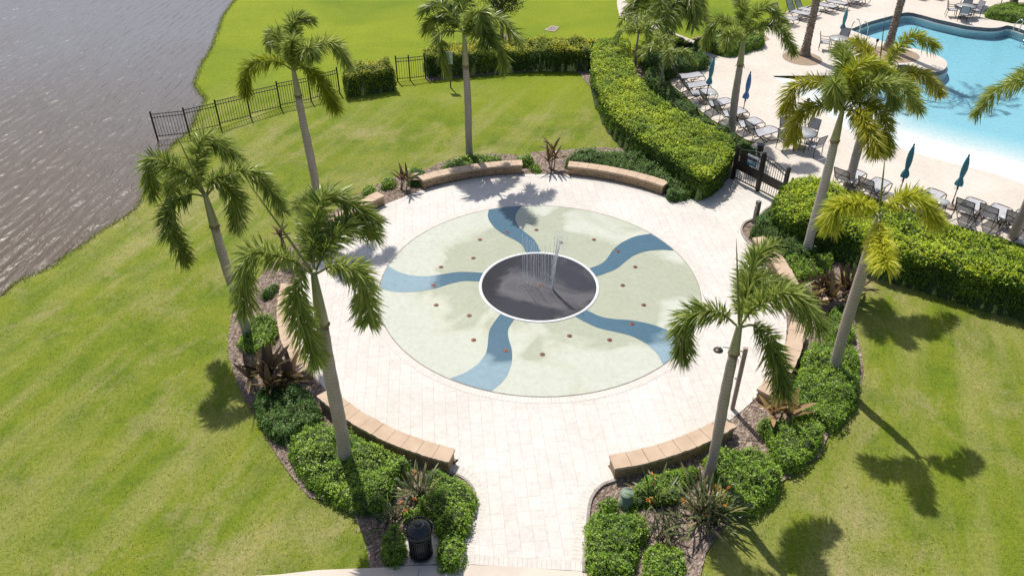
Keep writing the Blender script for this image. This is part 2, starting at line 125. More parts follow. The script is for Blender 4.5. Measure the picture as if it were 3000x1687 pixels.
class MB:
    """collects simple solids, then links them as ONE mesh object"""
    def __init__(s): s.bm = bmesh.new(); s.uv = s.bm.loops.layers.uv.new('UVMap'); s.mi = 0
    def face(s, vs, uvs=None, smooth=False):
        try: f = s.bm.faces.new(vs)
        except ValueError: return None
        f.material_index = s.mi; f.smooth = smooth
        if uvs:
            for l, u in zip(f.loops, uvs): l[s.uv].uv = u
        return f
    def box(s, c, d, rz=0.0, rx=0.0, ry=0.0, taper=1.0):
        m = Matrix.Translation(c) @ Matrix.Rotation(rz, 4, 'Z') @ Matrix.Rotation(ry, 4, 'Y') @ Matrix.Rotation(rx, 4, 'X')
        v = []
        for z in (-.5, .5):
            t = taper if z > 0 else 1.0
            for x, y in ((-.5, -.5), (.5, -.5), (.5, .5), (-.5, .5)):
                v.append(s.bm.verts.new(m @ Vector((x * d[0] * t, y * d[1] * t, z * d[2]))))
        for q in ((3, 2, 1, 0), (4, 5, 6, 7), (0, 1, 5, 4), (1, 2, 6, 5), (2, 3, 7, 6), (3, 0, 4, 7)):
            s.face([v[i] for i in q], [(0, 0), (1, 0), (1, 1), (0, 1)])
        return s
    def tube(s, pts, r, n=8, cap=True, closed=False):
        pts = [Vector(p) for p in pts]; N = len(pts)
        rr = r if isinstance(r, (list, tuple)) else [r] * N
        rings = []; side = None
        for i, p in enumerate(pts):
            a = pts[i - 1] if (i > 0 or closed) else pts[i]; b = pts[(i + 1) % N] if (i < N - 1 or closed) else pts[i]
            t = (b - a)
            t = t.normalized() if t.length > 1e-9 else Vector((0, 0, 1))
            if side is None:
                ref = Vector((0, 0, 1)) if abs(t.z) < .9 else Vector((1, 0, 0))
                side = t.cross(ref).normalized()
            else:
                side = (side - t * side.dot(t))
                side = side.normalized() if side.length > 1e-6 else t.orthogonal().normalized()
            up = t.cross(side)
            rings.append([s.bm.verts.new(p + (side * math.cos(2 * math.pi * k / n) + up * math.sin(2 * math.pi * k / n)) * rr[i]) for k in range(n)])
        L = 0.0
        for i in range(N if closed else N - 1):
            A, B = rings[i], rings[(i + 1) % N]; L2 = L + (pts[(i + 1) % N] - pts[i]).length
            for k in range(n):
                k2 = (k + 1) % n
                s.face([A[k], A[k2], B[k2], B[k]], [(k / n, L), ((k + 1) / n, L), ((k + 1) / n, L2), (k / n, L2)], True)
            L = L2
        if cap and not closed:
            s.face(list(reversed(rings[0]))); s.face(rings[-1])
        return s
    def lathe(s, prof, c=(0, 0, 0), n=24, cap=True, ripple=None):
        c = Vector(c); rings = []
        for j, (r, z) in enumerate(prof):
            ring = []
            for k in range(n):
                a = 2 * math.pi * k / n
                q = r * (1 + (ripple(a, j) if ripple else 0))
                ring.append(s.bm.verts.new(c + Vector((q * math.cos(a), q * math.sin(a), z))))
            rings.append(ring)
        for A, B in zip(rings, rings[1:]):
            for k in range(n):
                k2 = (k + 1) % n; s.face([A[k], A[k2], B[k2], B[k]], None, True)
        if cap:
            s.face(list(reversed(rings[0]))); s.face(rings[-1])
        return s
    def prism(s, poly, z0, z1):
        P = [Vector((x, y, 0)) for x, y in poly]
        ar = sum(a.x * b.y - b.x * a.y for a, b in zip(P, P[1:] + P[:1]))
        if ar < 0: P.reverse()
        lo = [s.bm.verts.new((p.x, p.y, z0)) for p in P]; hi = [s.bm.verts.new((p.x, p.y, z1)) for p in P]
        for t in tessellate_polygon([P]):
            s.face([hi[i] for i in t]); s.face([lo[i] for i in reversed(t)])
        n = len(P); L = 0
        for i in range(n):
            j = (i + 1) % n; d = (P[j] - P[i]).length
            s.face([lo[i], lo[j], hi[j], hi[i]], [(L, z0), (L + d, z0), (L + d, z1), (L, z1)]); L += d
        return s
    def build(s, name, mats, parent=None):
        bmesh.ops.recalc_face_normals(s.bm, faces=s.bm.faces)
        me = bpy.data.meshes.new(name); s.bm.to_mesh(me); s.bm.free()
        return link(name, me, mats, parent)
def sheet(name, poly, z, mat, holes=(), kind='structure', parent=None):
    loops = [[Vector((x, y, z)) for x, y in poly]] + [[Vector((x, y, z)) for x, y in h] for h in holes]
    V = [v for l in loops for v in l]
    T = tessellate_polygon(loops)
    me = bpy.data.meshes.new(name); me.from_pydata(V, [], [tuple(t) for t in T]); me.update()
    b = bmesh.new(); b.from_mesh(me)
    for f in b.faces:
        f.normal_update()
        if f.normal.z < 0: f.normal_flip()
    b.to_mesh(me); b.free()
    o = link(name, me, mat, parent)
    if kind: o['kind'] = kind
    return o
def ribbon(name, pts, off0, off1, z, mat, parent=None, kind=None):
    """flat strip beside a polyline, with running UVs"""
    P = [Vector((x, y)) for x, y in pts]; N = len(P); b = MB(); L = 0; prev = None
    for i, p in enumerate(P):
        t = (P[min(i + 1, N - 1)] - P[max(i - 1, 0)]).normalized(); n = Vector((-t.y, t.x))
        if i: L += (p - P[i - 1]).length
        q0, q1 = p + n * off0, p + n * off1
        cur = (b.bm.verts.new((q0.x, q0.y, z)), b.bm.verts.new((q1.x, q1.y, z)), L)
        if prev: b.face([prev[0], cur[0], cur[1], prev[1]], [(prev[2], 0), (cur[2], 0), (cur[2], abs(off1 - off0)), (prev[2], abs(off1 - off0))])
        prev = cur
    o = b.build(name, mat, parent)
    if kind: o['kind'] = kind
    return o
def arc(r, a0, a1, n=24, c=(CX, CY)):
    return [(c[0] + r * math.cos(R(a0 + (a1 - a0) * i / n)), c[1] + r * math.sin(R(a0 + (a1 - a0) * i / n))) for i in range(n + 1)]
def smooth_line(pts, k=6, closed=False):
    P = np.array(pts, float); n = len(P); out = []
    for i in range(n if closed else n - 1):
        p0, p1, p2, p3 = (P[(i - 1) % n], P[i], P[(i + 1) % n], P[(i + 2) % n]) if closed else (P[max(i - 1, 0)], P[i], P[i + 1], P[min(i + 2, n - 1)])
        for t in np.arange(k) / k:
            out.append(.5 * ((2 * p1) + (-p0 + p2) * t + (2 * p0 - 5 * p1 + 4 * p2 - p3) * t * t + (-p0 + 3 * p1 - 3 * p2 + p3) * t ** 3))
    if not closed: out.append(P[-1])
    return [tuple(v) for v in out]
def inside(px, py, poly):
    P = np.asarray(poly, float); res = np.zeros(px.shape, bool)
    x0, y0 = P[:, 0], P[:, 1]; x1, y1 = np.roll(x0, -1), np.roll(y0, -1)
    for a, b, c, d in zip(x0, y0, x1, y1):
        if b == d: continue
        res ^= ((b > py) != (d > py)) & (px < (c - a) * (py - b) / (d - b) + a)
    return res
def dist_line(px, py, line, closed=False):
    P = np.asarray(line, float); best = np.full(px.shape, 1e9)
    Q = np.roll(P, -1, 0) if closed else P[1:]
    for (a, b), (c, d) in zip(P if closed else P[:-1], Q):
        ux, uy = c - a, d - b; L = ux * ux + uy * uy + 1e-12
        t = np.clip(((px - a) * ux + (py - b) * uy) / L, 0, 1)
        best = np.minimum(best, np.hypot(px - a - t * ux, py - b - t * uy))
    return best
# ------------------------------------------------------------------ materials
def new_mat(name):
    m = bpy.data.materials.new(name); m.use_nodes = True
    return m, m.node_tree.nodes, m.node_tree.links, m.node_tree.nodes['Principled BSDF']
def ramp(nt, stops, fac):
    r = nt.nodes.new('ShaderNodeValToRGB'); e = r.color_ramp.elements
    while len(e) < len(stops): e.new(.5)
    for i, (p, c) in enumerate(stops): e[i].position = p; e[i].color = (*c, 1)
    nt.links.new(fac, r.inputs[0]); return r.outputs[0]
def noise(nt, scale, detail=3.0, rough=.55, vec=None, dist=0.0):
    n = nt.nodes.new('ShaderNodeTexNoise'); n.inputs['Scale'].default_value = scale; n.inputs['Detail'].default_value = detail
    n.inputs['Roughness'].default_value = rough; n.inputs['Distortion'].default_value = dist
    if vec is not None: nt.links.new(vec, n.inputs['Vector'])
    return n.outputs['Fac']
def obj_vec(nt, rot=(0, 0, 0), scale=(1, 1, 1), out='Object'):
    tc = nt.nodes.new('ShaderNodeTexCoord'); mp = nt.nodes.new('ShaderNodeMapping')
    mp.inputs['Rotation'].default_value = rot; mp.inputs['Scale'].default_value = scale
    if any(rot) and tuple(scale) != (1, 1, 1):      # rotate first, then stretch
        m0 = nt.nodes.new('ShaderNodeMapping'); m0.inputs['Rotation'].default_value = rot; mp.inputs['Rotation'].default_value = (0, 0, 0)
        nt.links.new(tc.outputs[out], m0.inputs['Vector']); nt.links.new(m0.outputs[0], mp.inputs['Vector']); return mp.outputs[0]
    nt.links.new(tc.outputs[out], mp.inputs['Vector']); return mp.outputs[0]
def mixc(nt, f, a, b, mode='MIX'):
    m = nt.nodes.new('ShaderNodeMix'); m.data_type = 'RGBA'; m.blend_type = mode
    for s, v in ((0, f), (6, a), (7, b)):
        if hasattr(v, 'is_linked') or hasattr(v, 'links'): nt.links.new(v, m.inputs[s])
        elif s == 0: m.inputs[0].default_value = v
        else: m.inputs[s].default_value = (*v, 1)
    return m.outputs[2]
def bump(nt, h, strength, dist, bsdf):
    b = nt.nodes.new('ShaderNodeBump'); b.inputs['Strength'].default_value = strength; b.inputs['Distance'].default_value = dist
    nt.links.new(h, b.inputs['Height']); nt.links.new(b.outputs[0], bsdf.inputs['Normal']); return b
def mat_noise(name, c1, c2, scale, rough=.6, bmp=.0, metal=0.0, detail=4, spec=.4, lo=.35, hi=.65, out='Object', vscale=(1, 1, 1)):
    m, n, l, b = new_mat(name); nt = m.node_tree
    v = obj_vec(nt, scale=vscale, out=out); f = noise(nt, scale, detail, .6, v)
    l.new(ramp(nt, [(lo, c1), (hi, c2)], f), b.inputs['Base Color'])
    b.inputs['Roughness'].default_value = rough; b.inputs['Metallic'].default_value = metal; b.inputs['Specular IOR Level'].default_value = spec
    if bmp: bump(nt, f, bmp, .01, b)
    return m
def mat_leaf(name, stops, trans=.35, rough=.42, spec=.45):
    m, n, l, b = new_mat(name); nt = m.node_tree
    a = n.new('ShaderNodeAttribute'); a.attribute_name = 'tone'
    col = ramp(nt, stops, a.outputs['Fac'])
    l.new(col, b.inputs['Base Color']); b.inputs['Roughness'].default_value = rough; b.inputs['Specular IOR Level'].default_value = spec
    t = n.new('ShaderNodeBsdfTranslucent'); l.new(col, t.inputs['Color'])
    mx = n.new('ShaderNodeMixShader'); mx.inputs[0].default_value = trans
    l.new(b.outputs[0], mx.inputs[1]); l.new(t.outputs[0], mx.inputs[2]); l.new(mx.outputs[0], n['Material Output'].inputs[0])
    return m
def mat_paver(name, base, var, mortar, w, h, rot, offset=.5, freq=2, msize=.006, out='Object', stain=None, rough=.75):
    m, n, l, b = new_mat(name); nt = m.node_tree
    v = obj_vec(nt, rot=(0, 0, rot), out=out)
    br = n.new('ShaderNodeTexBrick'); l.new(v, br.inputs['Vector'])
    br.offset = offset; br.offset_frequency = freq; br.squash = 1.0
    br.inputs['Scale'].default_value = 1.0; br.inputs['Brick Width'].default_value = w; br.inputs['Row Height'].default_value = h
    br.inputs['Mortar Size'].default_value = msize; br.inputs['Mortar Smooth'].default_value = .2; br.inputs['Bias'].default_value = 0
    br.inputs['Color1'].default_value = (*[c * (1 - var) for c in base], 1); br.inputs['Color2'].default_value = (*[min(.85, c * (1 + var)) for c in base], 1)
    br.inputs['Mortar'].default_value = (*mortar, 1)
    big = noise(nt, .35, 4, .6, v); fine = noise(nt, 9, 5, .7, v)
    c = mixc(nt, 1.0, br.outputs['Color'], ramp(nt, [(.3, (.90, .88, .86)), (.62, (1, 1, 1))], big), 'MULTIPLY')
    c = mixc(nt, 1.0, c, ramp(nt, [(.28, (.86, .85, .84)), (.55, (1, 1, 1))], fine), 'MULTIPLY')
    if stain:
        spots = noise(nt, 2.2, 6, .75, v)
        c = mixc(nt, ramp(nt, [(.61, (0, 0, 0)), (.70, (.5, .5, .5))], spots), c, stain)
    l.new(c, b.inputs['Base Color']); b.inputs['Roughness'].default_value = rough; b.inputs['Specular IOR Level'].default_value = .3
    inv = n.new('ShaderNodeMath'); inv.operation = 'SUBTRACT'; inv.inputs[0].default_value = 1; l.new(br.outputs['Fac'], inv.inputs[1])
    bump(nt, inv.outputs[0], .35, .004, b)
    return m
def mat_lawn():
    m, n, l, b = new_mat('lawn_grass'); nt = m.node_tree
    v = obj_vec(nt)
    big = noise(nt, .13, 4, .6, v, .6); mid = noise(nt, .75, 5, .65, v)
    streak = noise(nt, .8, 4, .6, obj_vec(nt, rot=(0, 0, R(-68)), scale=(.14, 1.15, 1)))
    dry = noise(nt, .30, 8, .76, obj_vec(nt, rot=(0, 0, R(-60)), scale=(.75, 1.05, 1)), .5)
    fine = noise(nt, 11, 6, .8, v); blade = noise(nt, 38, 3, .7, obj_vec(nt, scale=(1, .6, 1)))
    sep = n.new('ShaderNodeSeparateXYZ'); l.new(v, sep.inputs[0])
    far = n.new('ShaderNodeMapRange'); far.inputs['From Min'].default_value = 33; far.inputs['From Max'].default_value = 40; l.new(sep.outputs['Y'], far.inputs['Value'])
    near = ramp(nt, [(.32, LAWN['a']), (.5, LAWN['b']), (.68, LAWN['c'])], mid)
    near = mixc(nt, ramp(nt, [(.44, (0, 0, 0)), (.68, (.66, .66, .66))], streak), near, LAWN['straw'])
    near = mixc(nt, ramp(nt, [(.515, (0, 0, 0)), (.71, (.85, .85, .85))], dry), near, LAWN['dry'])
    lush = ramp(nt, [(.3, LAWN['lush1']), (.7, LAWN['lush2'])], big)
    c = mixc(nt, far.outputs[0], near, lush)
    c = mixc(nt, 1.0, c, ramp(nt, [(.34, (.66, .70, .62)), (.50, (1, 1, 1)), (.66, (1.22, 1.20, 1.2))], fine), 'MULTIPLY')
    c = mixc(nt, .8, c, ramp(nt, [(.32, (.62, .68, .58)), (.50, (1, 1, 1)), (.68, (1.28, 1.25, 1.3))], blade), 'MULTIPLY')
    l.new(c, b.inputs['Base Color']); b.inputs['Roughness'].default_value = .85; b.inputs['Specular IOR Level'].default_value = .15
    ad = n.new('ShaderNodeMath'); ad.operation = 'ADD'; l.new(fine, ad.inputs[0]); l.new(blade, ad.inputs[1])
    bump(nt, ad.outputs[0], .5, .02, b)
    return m
LAWN = dict(a=(.10, .152, .010), b=(.152, .198, .014), c=(.20, .225, .024), straw=(.29, .275, .095), dry=(.35, .29, .145), lush1=(.135, .20, .009), lush2=(.25, .295, .013))
M = {}
M['lawn'] = mat_lawn()
M['paver'] = mat_paver('plaza_pavers', (.685, .65, .608), .035, (.54, .495, .445), .42, .31, R(84.5), .5, 3, .006, stain=(.52, .47, .42))
M['deck'] = mat_paver('deck_pavers', (.67, .612, .54), .02, (.56, .505, .44), .6, .4, R(60), .5, 2, .005)
M['soldier'] = mat_paver('border_bricks', (.68, .645, .60), .04, (.53, .48, .43), .105, .24, 0, 0, 2, .006, out='UV')
M['concrete'] = mat_noise('walk_concrete', (.56, .50, .44), (.66, .60, .53), 1.2, .85, .1, detail=7)
M['walk'] = mat_noise('front_walk_concrete', (.58, .50, .42), (.68, .60, .51), .8, .85, .1, detail=8)
M['curb'] = mat_noise('curb_concrete', (.26, .23, .20), (.42, .37, .33), 5, .85, .2)
def mat_mulch():
    m, n, l, b = new_mat('mulch'); nt = m.node_tree; v = obj_vec(nt)
    vo = n.new('ShaderNodeTexVoronoi'); vo.inputs['Scale'].default_value = 26; vo.inputs['Randomness'].default_value = 1
    l.new(obj_vec(nt, rot=(0, 0, .6), scale=(1, .4, 1)), vo.inputs['Vector'])
    f = noise(nt, 5, 5, .7, v)
    c = ramp(nt, [(.0, (.11, .08, .062)), (.45, (.25, .185, .15)), (.8, (.41, .33, .275)), (1, (.54, .45, .37))], vo.outputs['Color'])
    c = mixc(nt, 1, c, ramp(nt, [(.3, (.6, .58, .56)), (.65, (1.1, 1.08, 1.05))], f), 'MULTIPLY')
    l.new(c, b.inputs['Base Color']); b.inputs['Roughness'].default_value = .9
    bump(nt, vo.outputs['Distance'], .9, .03, b); return m
M['mulch'] = mat_mulch()
M['mulch_tan'] = mat_noise('tan_mulch', (.24, .17, .115), (.42, .32, .23), 14, .9, .6, detail=6)
M['chip'] = mat_leaf('mulch_chip', [(0, (.10, .07, .055)), (.5, (.28, .21, .17)), (1, (.52, .43, .35))], 0, .9, .2)
M['grass'] = mat_leaf('grass_blade', [(0, (.14, .22, .016)), (.45, (.22, .30, .025)), (.8, (.34, .36, .06)), (1, (.48, .44, .17))], .45, .6, .2)
def mat_lake():
    m, n, l, b = new_mat('lake_water'); nt = m.node_tree
    wv = n.new('ShaderNodeTexWave'); wv.wave_type = 'BANDS'; wv.bands_direction = 'X'; wv.inputs['Scale'].default_value = .66; wv.inputs['Distortion'].default_value = 5.0
    wv.inputs['Detail'].default_value = 3; wv.inputs['Detail Scale'].default_value = .55; wv.inputs['Detail Roughness'].default_value = .6; l.new(obj_vec(nt, rot=(0, 0, R(5)), scale=(1, .42, 1)), wv.inputs['Vector'])
    w0 = noise(nt, 1.0, 4, .55, obj_vec(nt, rot=(0, 0, R(4)), scale=(2.7, .8, 1)), .4)
    mm = n.new('ShaderNodeMath'); mm.operation = 'MULTIPLY_ADD'; mm.inputs[1].default_value = .22; l.new(wv.outputs['Fac'], mm.inputs[0]); l.new(w0, mm.inputs[2]); w1 = mm.outputs[0]
    w2 = noise(nt, 4.5, 3, .6, obj_vec(nt, rot=(0, 0, R(-14)), scale=(1.6, .6, 1)))
    w3 = noise(nt, .12, 3, .5, obj_vec(nt))
    sp = n.new('ShaderNodeSeparateXYZ'); l.new(obj_vec(nt), sp.inputs[0])
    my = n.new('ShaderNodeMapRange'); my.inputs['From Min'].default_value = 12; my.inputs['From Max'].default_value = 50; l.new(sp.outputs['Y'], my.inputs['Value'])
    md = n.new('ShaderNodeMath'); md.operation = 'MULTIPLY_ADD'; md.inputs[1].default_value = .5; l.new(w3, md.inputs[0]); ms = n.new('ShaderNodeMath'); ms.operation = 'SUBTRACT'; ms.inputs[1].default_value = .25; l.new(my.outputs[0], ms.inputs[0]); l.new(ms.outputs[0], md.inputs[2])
    c = ramp(nt, [(.08, LAKE[0]), (.42, LAKE[1]), (.95, LAKE[2])], md.outputs[0])   # silt brown near, sky reflection painted in as paler blue-grey farther out
    l.new(c, b.inputs['Base Color']); b.inputs['Roughness'].default_value = .33; b.inputs['Specular IOR Level'].default_value = .5; b.inputs['IOR'].default_value = 1.33
    b1 = n.new('ShaderNodeBump'); b1.inputs['Strength'].default_value = 1.0; b1.inputs['Distance'].default_value = .14; l.new(w1, b1.inputs['Height'])
    b2 = n.new('ShaderNodeBump'); b2.inputs['Strength'].default_value = .6; b2.inputs['Distance'].default_value = .022; l.new(w2, b2.inputs['Height'])
    l.new(b1.outputs[0], b2.inputs['Normal']); l.new(b2.outputs[0], b.inputs['Normal']); return m
LAKE = ((.088, .060, .034), (.118, .093, .072), (.168, .166, .184))
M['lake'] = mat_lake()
def mat_pool_water():
    m, n, l, b = new_mat('pool_water'); nt = m.node_tree
    n.remove(b); o = n['Material Output']
    tr = n.new('ShaderNodeBsdfTransparent'); gl = n.new('ShaderNodeBsdfGlossy'); gl.inputs['Roughness'].default_value = .06
    fr = n.new('ShaderNodeFresnel'); fr.inputs['IOR'].default_value = 1.33
    w = noise(nt, 3.5, 4, .6, obj_vec(nt), .6)
    bp = n.new('ShaderNodeBump'); bp.inputs['Strength'].default_value = .55; bp.inputs['Distance'].default_value = .05; l.new(w, bp.inputs['Height'])
    l.new(bp.outputs[0], gl.inputs['Normal']); l.new(bp.outputs[0], fr.inputs['Normal'])
    mx = n.new('ShaderNodeMixShader'); l.new(fr.outputs[0], mx.inputs[0]); l.new(tr.outputs[0], mx.inputs[1]); l.new(gl.outputs[0], mx.inputs[2])
    l.new(mx.outputs[0], o.inputs['Surface'])
    va = n.new('ShaderNodeVolumeAbsorption'); va.inputs['Color'].default_value = (.04, .71, .88, 1); va.inputs['Density'].default_value = .70
    l.new(va.outputs[0], o.inputs['Volume']); return m
M['pool_water'] = mat_pool_water()
def mat_pool_floor():
    m, n, l, b = new_mat('pool_plaster'); nt = m.node_tree; v = obj_vec(nt)
    vo = n.new('ShaderNodeTexVoronoi'); vo.feature = 'SMOOTH_F1'; vo.inputs['Scale'].default_value = 2.6
    mp = n.new('ShaderNodeVectorMath'); mp.operation = 'ADD'; l.new(v, mp.inputs[0])
    nz = n.new('ShaderNodeTexNoise'); nz.inputs['Scale'].default_value = 1.5; l.new(v, nz.inputs['Vector']); l.new(nz.outputs['Color'], mp.inputs[1])
    l.new(mp.outputs[0], vo.inputs['Vector'])
    f = noise(nt, 7, 4, .7, v)
    c = ramp(nt, [(.35, (.66, .74, .76)), (.62, (.78, .83, .83))], f)
    l.new(c, b.inputs['Base Color']); b.inputs['Roughness'].default_value = .6; bump(nt, f, .3, .02, b); return m
M['pool_floor'] = mat_pool_floor()
M['pool_tile'] = mat_noise('dark_pool_tile', (.10, .10, .11), (.20, .19, .20), 9, .4, .0)
M['white_trim'] = mat_noise('white_trim', (.72, .71, .70), (.80, .79, .78), 4, .5)
def mat_pad(name, dry, wet, seed, lo, hi, rmin=.25):
    m, n, l, b = new_mat(name); nt = m.node_tree
    mp = obj_vec(nt); off = n.new('ShaderNodeVectorMath'); off.operation = 'ADD'; off.inputs[1].default_value = (seed, seed * 1.7, 0); l.new(mp, off.inputs[0]); v = off.outputs[0]
    f0 = noise(nt, .42, 5, .5, v, .8); g = noise(nt, 6, 6, .75, v); s = noise(nt, 1.5, 6, .7, v)
    def math_(op, a, b_):
        q = n.new('ShaderNodeMath'); q.operation = op
        for k_, x_ in ((0, a), (1, b_)):
            if hasattr(x_, 'links'): l.new(x_, q.inputs[k_])
            else: q.inputs[k_].default_value = x_
        return q.outputs[0]
    sp = n.new('ShaderNodeSeparateXYZ'); l.new(mp, sp.inputs[0]); ln = n.new('ShaderNodeVectorMath'); ln.operation = 'LENGTH'; l.new(mp, ln.inputs[0])
    ed = n.new('ShaderNodeMapRange'); ed.interpolation_type = 'SMOOTHSTEP'; ed.inputs['From Min'].default_value = 2.6; ed.inputs['From Max'].default_value = 5.3; l.new(ln.outputs['Value'], ed.inputs['Value'])
    f = math_('ADD', math_('SUBTRACT', math_('ADD', f0, .14), math_('MULTIPLY', ed.outputs[0], .30)), math_('ADD', math_('MULTIPLY', sp.outputs['X'], .026), math_('MULTIPLY', sp.outputs['Y'], .020)))
    w = ramp(nt, [(lo, (0, 0, 0)), (hi, (1, 1, 1))], f)
    c = mixc(nt, w, dry, wet)
    c = mixc(nt, 1, c, ramp(nt, [(.25, (.90, .90, .88)), (.6, (1.03, 1.03, 1.03))], g), 'MULTIPLY')
    c = mixc(nt, 1, c, ramp(nt, [(.3, (.93, .94, .92)), (.6, (1, 1, 1))], s), 'MULTIPLY')
    l.new(c, b.inputs['Base Color'])
    r = n.new('ShaderNodeMapRange'); r.inputs['To Min'].default_value = .8; r.inputs['To Max'].default_value = rmin; l.new(w, r.inputs['Value'])
    l.new(r.outputs[0], b.inputs['Roughness']); b.inputs['Specular IOR Level'].default_value = .4
    bump(nt, g, .12, .004, b); return m
M['pad'] = mat_pad('pad_pale_green', (.53, .55, .475), (.415, .435, .33), 3.1, .40, .52)
M['swirl'] = mat_pad('pad_blue', (.24, .345, .41), (.070, .145, .205), 8.3, .32, .46)
M['dish'] = mat_pad('pad_black', (.088, .085, .10), (.040, .040, .048), 5.2, .40, .62, .16)
M['white_ring'] = mat_noise('pad_white_ring', (.70, .70, .72), (.80, .80, .81), 6, .5)
M['copper'] = mat_noise('copper_nozzle', (.13, .05, .034), (.30, .12, .075), 30, .4, metal=.5)
def mat_water_drop():
    m, n, l, b = new_mat('falling_water'); nt = m.node_tree
    b.inputs['Base Color'].default_value = (.95, .96, .98, 1); b.inputs['Roughness'].default_value = .15
    t = n.new('ShaderNodeBsdfTransparent'); mx = n.new('ShaderNodeMixShader'); mx.inputs[0].default_value = .7
    l.new(t.outputs[0], mx.inputs[1]); l.new(b.outputs[0], mx.inputs[2]); l.new(mx.outputs[0], n['Material Output'].inputs[0]); return m
M['drop'] = mat_water_drop()
M['cap_stone'] = mat_noise('bench_cap_stone', (.47, .34, .235), (.59, .45, .325), 2.2, .8, .25, detail=7, lo=.3, hi=.7)
def mat_masonry():
    m, n, l, b = new_mat('bench_masonry'); nt = m.node_tree
    tc = n.new('ShaderNodeTexCoord'); mp = n.new('ShaderNodeVectorMath'); mp.operation = 'ADD'; l.new(tc.outputs['UV'], mp.inputs[0])
    nz = n.new('ShaderNodeTexNoise'); nz.inputs['Scale'].default_value = 3.5; l.new(tc.outputs['UV'], nz.inputs['Vector'])
    sc = n.new('ShaderNodeVectorMath'); sc.operation = 'SCALE'; sc.inputs['Scale'].default_value = .05; l.new(nz.outputs['Color'], sc.inputs[0]); l.new(sc.outputs[0], mp.inputs[1])
    br = n.new('ShaderNodeTexBrick'); l.new(mp.outputs[0], br.inputs['Vector']); br.offset = .43; br.squash = .55; br.squash_frequency = 2
    br.inputs['Scale'].default_value = 1; br.inputs['Brick Width'].default_value = .30; br.inputs['Row Height'].default_value = .095; br.inputs['Mortar Size'].default_value = .009
    br.inputs['Color1'].default_value = (.40, .26, .14, 1); br.inputs['Color2'].default_value = (.22, .15, .09, 1); br.inputs['Mortar'].default_value = (.50, .40, .30, 1)
    f = noise(nt, 12, 5, .7, obj_vec(nt))
    l.new(mixc(nt, 1, br.outputs['Color'], ramp(nt, [(.3, (.65, .65, .65)), (.65, (1.2, 1.15, 1.1))], f), 'MULTIPLY'), b.inputs['Base Color'])
    b.inputs['Roughness'].default_value = .9; inv = n.new('ShaderNodeMath'); inv.operation = 'SUBTRACT'; inv.inputs[0].default_value = 1; l.new(br.outputs['Fac'], inv.inputs[1])
    bump(nt, inv.outputs[0], .9, .02, b); return m
M['masonry'] = mat_masonry()
# plants
M['frond'] = mat_leaf('frond_green', [(0, (.12, .17, .03)), (.5, (.29, .37, .066)), (1, (.58, .62, .18))], .50, .36, .5)
M['frond_gold'] = mat_leaf('frond_golden', [(0, (.18, .22, .018)), (.5, (.44, .44, .036)), (1, (.66, .60, .09))], .48, .42, .45)
M['frond_lime'] = mat_leaf('frond_lime', [(0, (.28, .33, .02)), (.5, (.56, .58, .045)), (1, (.74, .73, .12))], .50, .42, .45)
M['rachis'] = mat_noise('frond_rachis', (.17, .20, .05), (.30, .31, .10), 6, .5)
def mat_trunk(name, dark, light, ring, sc=9.0):
    m, n, l, b = new_mat(name); nt = m.node_tree
    v = obj_vec(nt); w = n.new('ShaderNodeTexWave'); w.wave_type = 'BANDS'; w.bands_direction = 'Z'; w.inputs['Scale'].default_value = sc; w.inputs['Distortion'].default_value = 2.2; w.inputs['Detail'].default_value = 3
    l.new(v, w.inputs['Vector'])
    f = noise(nt, 3, 6, .7, obj_vec(nt, scale=(2, 2, .5)))
    c = ramp(nt, [(.3, dark), (.7, light)], f)
    c = mixc(nt, ramp(nt, [(.70, (0, 0, 0)), (.95, (.38, .38, .38))], w.outputs['Fac']), c, ring)
    l.new(c, b.inputs['Base Color']); b.inputs['Roughness'].default_value = .85; bump(nt, w.outputs['Fac'], .3, .012, b); return m
M['trunk'] = mat_trunk('grey_palm_trunk', (.36, .295, .248), (.52, .445, .385), (.20, .165, .14), 3.0)
M['trunk_pale'] = mat_trunk('pale_palm_trunk', (.42, .375, .335), (.56, .51, .465), (.27, .23, .20), 3.0)
M['crownshaft'] = mat_noise('green_crownshaft', (.30, .31, .15), (.44, .42, .25), 3, .5, vscale=(2, 2, .4))
M['husk'] = mat_noise('dry_husk', (.15, .10, .065), (.33, .245, .16), 12, .9, .4)
M['date_trunk'] = mat_noise('date_palm_trunk', (.13, .095, .075), (.36, .28, .22), 7, .95, .6, detail=6)
M['boot'] = mat_noise('date_palm_boot', (.20, .145, .11), (.45, .36, .28), 9, .95, .4)
HB = [(0, (.055, .12, .012)), (.28, (.16, .27, .016)), (.65, (.47, .58, .028)), (1, (.70, .74, .05))]
M['hedge_leaf'] = mat_leaf('hedge_leaf_lime', HB, .26, .5, .3)
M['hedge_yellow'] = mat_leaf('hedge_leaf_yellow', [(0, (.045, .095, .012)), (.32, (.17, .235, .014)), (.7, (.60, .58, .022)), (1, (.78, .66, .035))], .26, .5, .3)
M['shrub_leaf'] = mat_leaf('shrub_leaf_green', [(0, (.075, .16, .016)), (.4, (.185, .33, .026)), (.75, (.33, .49, .045)), (1, (.50, .62, .09))], .32, .42, .35)
M['shrub_dark'] = mat_leaf('shrub_leaf_dark', [(0, (.03, .08, .012)), (.5, (.085, .19, .024)), (1, (.20, .32, .05))], .28, .45, .35)
M['tree_leaf'] = mat_leaf('tree_leaf', [(0, (.018, .035, .012)), (.5, (.04, .07, .018)), (1, (.09, .13, .03))], .2, .4, .5)
M['twig'] = mat_noise('shrub_twigs', (.03, .05, .012), (.07, .10, .025), 10, .95, .3)
M['ti_leaf'] = mat_leaf('bronze_leaf', [(0, (.07, .036, .022)), (.4, (.17, .10, .045)), (.7, (.26, .19, .06)), (1, (.44, .27, .14))], .22, .35, .5)
